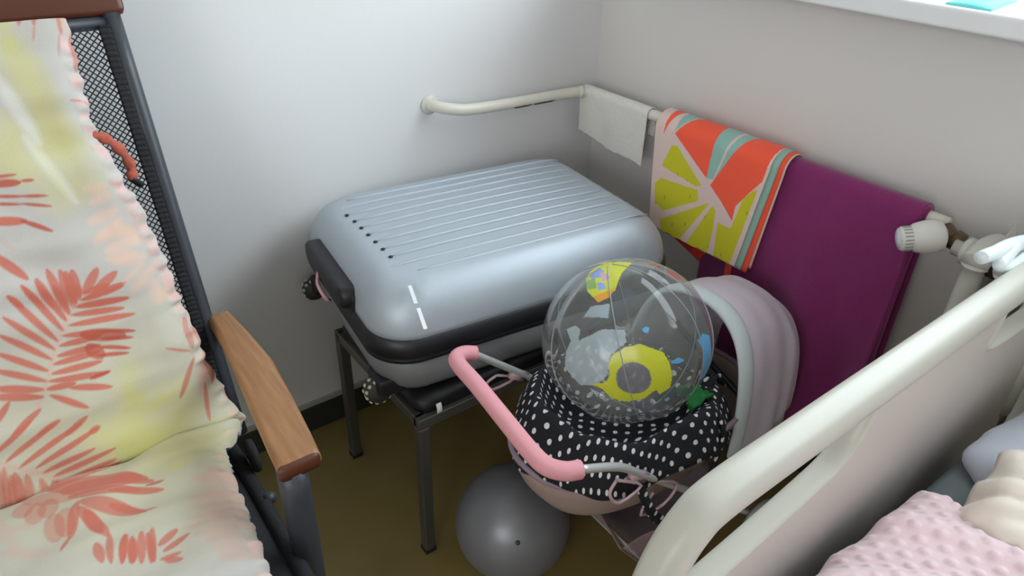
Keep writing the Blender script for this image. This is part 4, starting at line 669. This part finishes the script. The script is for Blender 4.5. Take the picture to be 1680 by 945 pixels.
mesh('top_rail', loft([rr3((x, bk(x, -.032)[1], bk(x, -.032)[2]), .014*k, .030*k, .009*k, -.30) for x, k in ((-1.228, .75), (-1.231, .95), (-1.238, 1), (-1.53, 1), (-1.822, 1), (-1.829, .95), (-1.832, .75))]), M['wood_dark'], ch)
def armrest(mir):
    T = [(0, 0, .020, .75), (.006, 0, .021, .95), (.02, 0, .022, 1), (.10, .002, .0265, 1), (.19, .0, .0325, 1), (.30, -.010, .034, 1), (.40, -.020, .0335, 1), (.44, -.024, .0325, 1), (.452, -.025, .0320, 1)]
    R = []
    for d, dx, hw, k in T:
        cx = -1.226+dx-.004*d; cx = cx if not mir else -3.062-cx
        R.append([(cx+a, -.300-d, .632+b-.0*d) for a, b in rrect(hw, .013*k, .0105*k, 5)])
    return loft(R)
for m_ in (False, True):
    mesh('armrest', armrest(m_), M['wood'], ch)
    aw = (-1.255, -.754) if not m_ else (-1.807, -.754)
    mesh('end_grain', loft([[(aw[0]+a, y, .632+b) for a, b in rrect(.0325*k, .0135*k, .010, 5)] for y, k in ((-.745, .9), (-.7525, 1), (-.756, .96))]), M['wood_dark'], ch)
    X_ = (lambda x: x) if not m_ else (lambda x: -3.062-x)
    mesh('front_leg', tube([(X_(-1.262), -.735, .622), (X_(-1.262), -.735, .5), (X_(-1.262), -.73, .2), (X_(-1.262), -.73, .0)], .0225, 18, 2, flat=1.0), M['chair_metal'], ch)
    mesh('rear_leg', tube([(X_(-1.27), -.60, .44), (X_(-1.27), -.35, .22), (X_(-1.27), -.12, 0)], .011, 12, 4), M['chair_metal'], ch)
    mesh('seat_rail', tube([(X_(-1.282), -.36, .425), (X_(-1.282), -.6, .43), (X_(-1.285), -.88, .44)], .013, 12, 4), M['chair_trim'], ch)
    mesh('hinge_plate', xf(lathe([(0, -.006), (.030, -.006), (.032, 0), (.030, .006), (0, .006)], 24, Matrix.Identity(4)), Matrix.Translation((X_(-1.262), -.50, .455)) @ Matrix.Rotation(math.radians(90), 4, 'Y')), M['chair_trim'], ch)
    mesh('pivot_bolt', tube([(X_(-1.268), -.298, .625), (X_(-1.225), -.298, .625)], .009, 12, 1), M['suit_black'], ch)
mesh('seat_mesh', grid(lambda u, v: (-1.295-.472*u, -.36-.50*v, .425+.012*v), 6, 6), M['chair_trim'], ch, solid=.004)
mesh('leg_stretcher', tube([(-1.262, -.725, .14), (-1.80, -.725, .14)], .010, 12, 1), M['chair_metal'], ch)

# palm print cushion
L1 = DATA['L1']; PA = Vector((-.19, 1.19)); PB = Vector((-.42, .47)); PT = (PB-PA).normalized(); PN = Vector((PT.y, -PT.x))  # PN points to the sitter
if PN.x > 0: PN = -PN
SLEN = L1+.50; S0 = .03
EDGE = [(0, -1.322), (.19, -1.333), (.275, -1.318), (.33, -1.302), (.45, -1.291), (.60, -1.280), (.70, -1.262), (.745, -1.245), (.79, -1.262), (.86, -1.308), (.95, -1.318), (1.05, -1.326), (1.15, -1.336), (1.3, -1.34)]
def edge(s):
    for (a, xa), (b, xb) in zip(EDGE, EDGE[1:]):
        if s <= b: t = (s-a)/(b-a); t = t*t*(3-2*t); return xa+(xb-xa)*t
    return EDGE[-1][1]
def cushpt(u, s, th):
    """u 0..1 from right edge to left edge, s along the cushion, th thickness offset"""
    xr = edge(s); xl = -3.085-xr
    k = min(u, 1-u); 
    ruff = max(0, 1-k/.05)
    x = xr+(xl-xr)*u
    if s < L1: p = PA+PT*s; n = PN
    else: p = PB+Vector((-(s-L1), .03*(1-math.exp(-(s-L1)/.05)))); n = Vector((0, 1))
    b = math.exp(-((s-L1)/.016)**2)       # crease
    if b > .01:
        w_ = .5+.5*math.tanh((s-L1)/.02); n = (PN*(1-w_)+Vector((0, 1))*w_).normalized()
    puff = .030*(1-(1-min(1, k/.12))**2)**.5+.006
    puff *= (1-.75*b)
    h = th*puff
    h += th*(.009*nz(x*11, s*11, 4)+.005*nz(x*6, s*30, 6)+.0045*math.sin(s*55+9*nz(x*5, s*4))*min(1, 1.3-abs(u-.15)*1.2)*(.4+.6*abs(nz(x*4, s*5, 7)))) if th > 0 else 0
    h += ruff*.006*math.sin(s*210+4*nz(s*20, 1)); x += ruff*.0022*math.sin(s*170+2*nz(s*30, 5))*(1 if u < .5 else -1)
    return (x, p.x+n.x*h, p.y+n.y*h)
nu, nv = 230, 620
Vc = []; SX = []
for j in range(nv):
    s = S0+(SLEN-S0)*j/(nv-1)
    for i in range(nu):
        Vc.append(cushpt(i/(nu-1), s, 1)); SX.append((edge(s)+(-3.085-2*edge(s))*i/(nu-1), s))
Fc = [(j*nu+i, j*nu+i+1, (j+1)*nu+i+1, (j+1)*nu+i) for j in range(nv-1) for i in range(nu-1)]
SXa = np.array(SX); colr = np.tile(np.array([*lin((196, 192, 185)), 1.0]), (len(SXa), 1))
# pinkish ruffled border
kx = np.abs(SXa[:, 0]-np.array([edge(s) for s in SXa[:, 1]])); sel = kx < .018
ph = .5+.5*np.sin(SXa[:, 1]*190+3*np.sin(SXa[:, 1]*37)); a_ = np.where(sel, .55*ph, 0)[:, None]; colr[:, :3] = colr[:, :3]*(1-a_)+np.array(lin((238, 190, 184)))*a_
CC = [lin(c) for c in ((200, 108, 88), (214, 168, 156), (205, 200, 128), (236, 196, 172), (210, 206, 84), (188, 84, 62), (226, 226, 216))]
for x0, s0, x1, s1, w_, c, al_ in DATA['S']:
    dx, ds = x1-x0, s1-s0; L2 = dx*dx+ds*ds; Ln = math.sqrt(L2)
    bbx = (SXa[:, 0] > min(x0, x1)-w_) & (SXa[:, 0] < max(x0, x1)+w_) & (SXa[:, 1] > min(s0, s1)-w_) & (SXa[:, 1] < max(s0, s1)+w_); ix = np.where(bbx)[0]
    if not len(ix): continue
    rx = SXa[ix, 0]-x0; rs = SXa[ix, 1]-s0; t = (rx*dx+rs*ds)/L2; d = np.abs(rx*ds-rs*dx)/Ln
    soft = c in (2, 3, 4, 6, 1); al_ *= .62 if c in (2, 4) else .8 if c == 6 else 1
    tt = np.clip(t, 0, 1)
    if soft and w_ > .02:
        dd = np.hypot(rx-tt*dx, rs-tt*ds); al = np.clip(1-dd/(w_*.85), 0, 1)**.6*al_
    else:
        wid = w_*.62*np.sqrt(np.clip(4*tt*(1-tt), 0, 1))**1.1; al = np.clip((wid-d)/(.010 if soft else .0024)+.5, 0, 1)*al_*((t > 0) & (t < 1))
    colr[ix, :3] = colr[ix, :3]*(1-al[:, None])+np.array(CC[c])*al[:, None]
cu_ = thing('chair_cushion', 'white padded cushion with coral palm leaves and yellow patches on armchair', 'cushion', (-1.54, -.5, .44))
mesh('printed_cover', (Vc, Fc), M['cushion'], cu_, colors=colr)
Vb = [cushpt(i/39, S0+(SLEN-S0)*j/119, -.15) for j in range(120) for i in range(40)]
mesh('cover_back', (Vb, [(j*40+i, (j+1)*40+i, (j+1)*40+i+1, j*40+i+1) for j in range(119) for i in range(39)]), M['pillow'], cu_)
mesh('fabric_tie', tube([(-1.345, -.262, 1.004), (-1.325, -.258, .993), (-1.306, -.258, .968), (-1.298, -.262, .938), (-1.303, -.268, .918)], .010, 10, 6, rf=lambda t: .008+.002*math.sin(t*30), flat=.7), M['tie'], cu_)['label'] = 'coral fabric tie looped at the edge'
mesh('tie_knot', tube([(-1.303, -.268, .922), (-1.295, -.262, .910), (-1.290, -.255, .903)], .006, 8, 4), M['suit_black'], cu_)
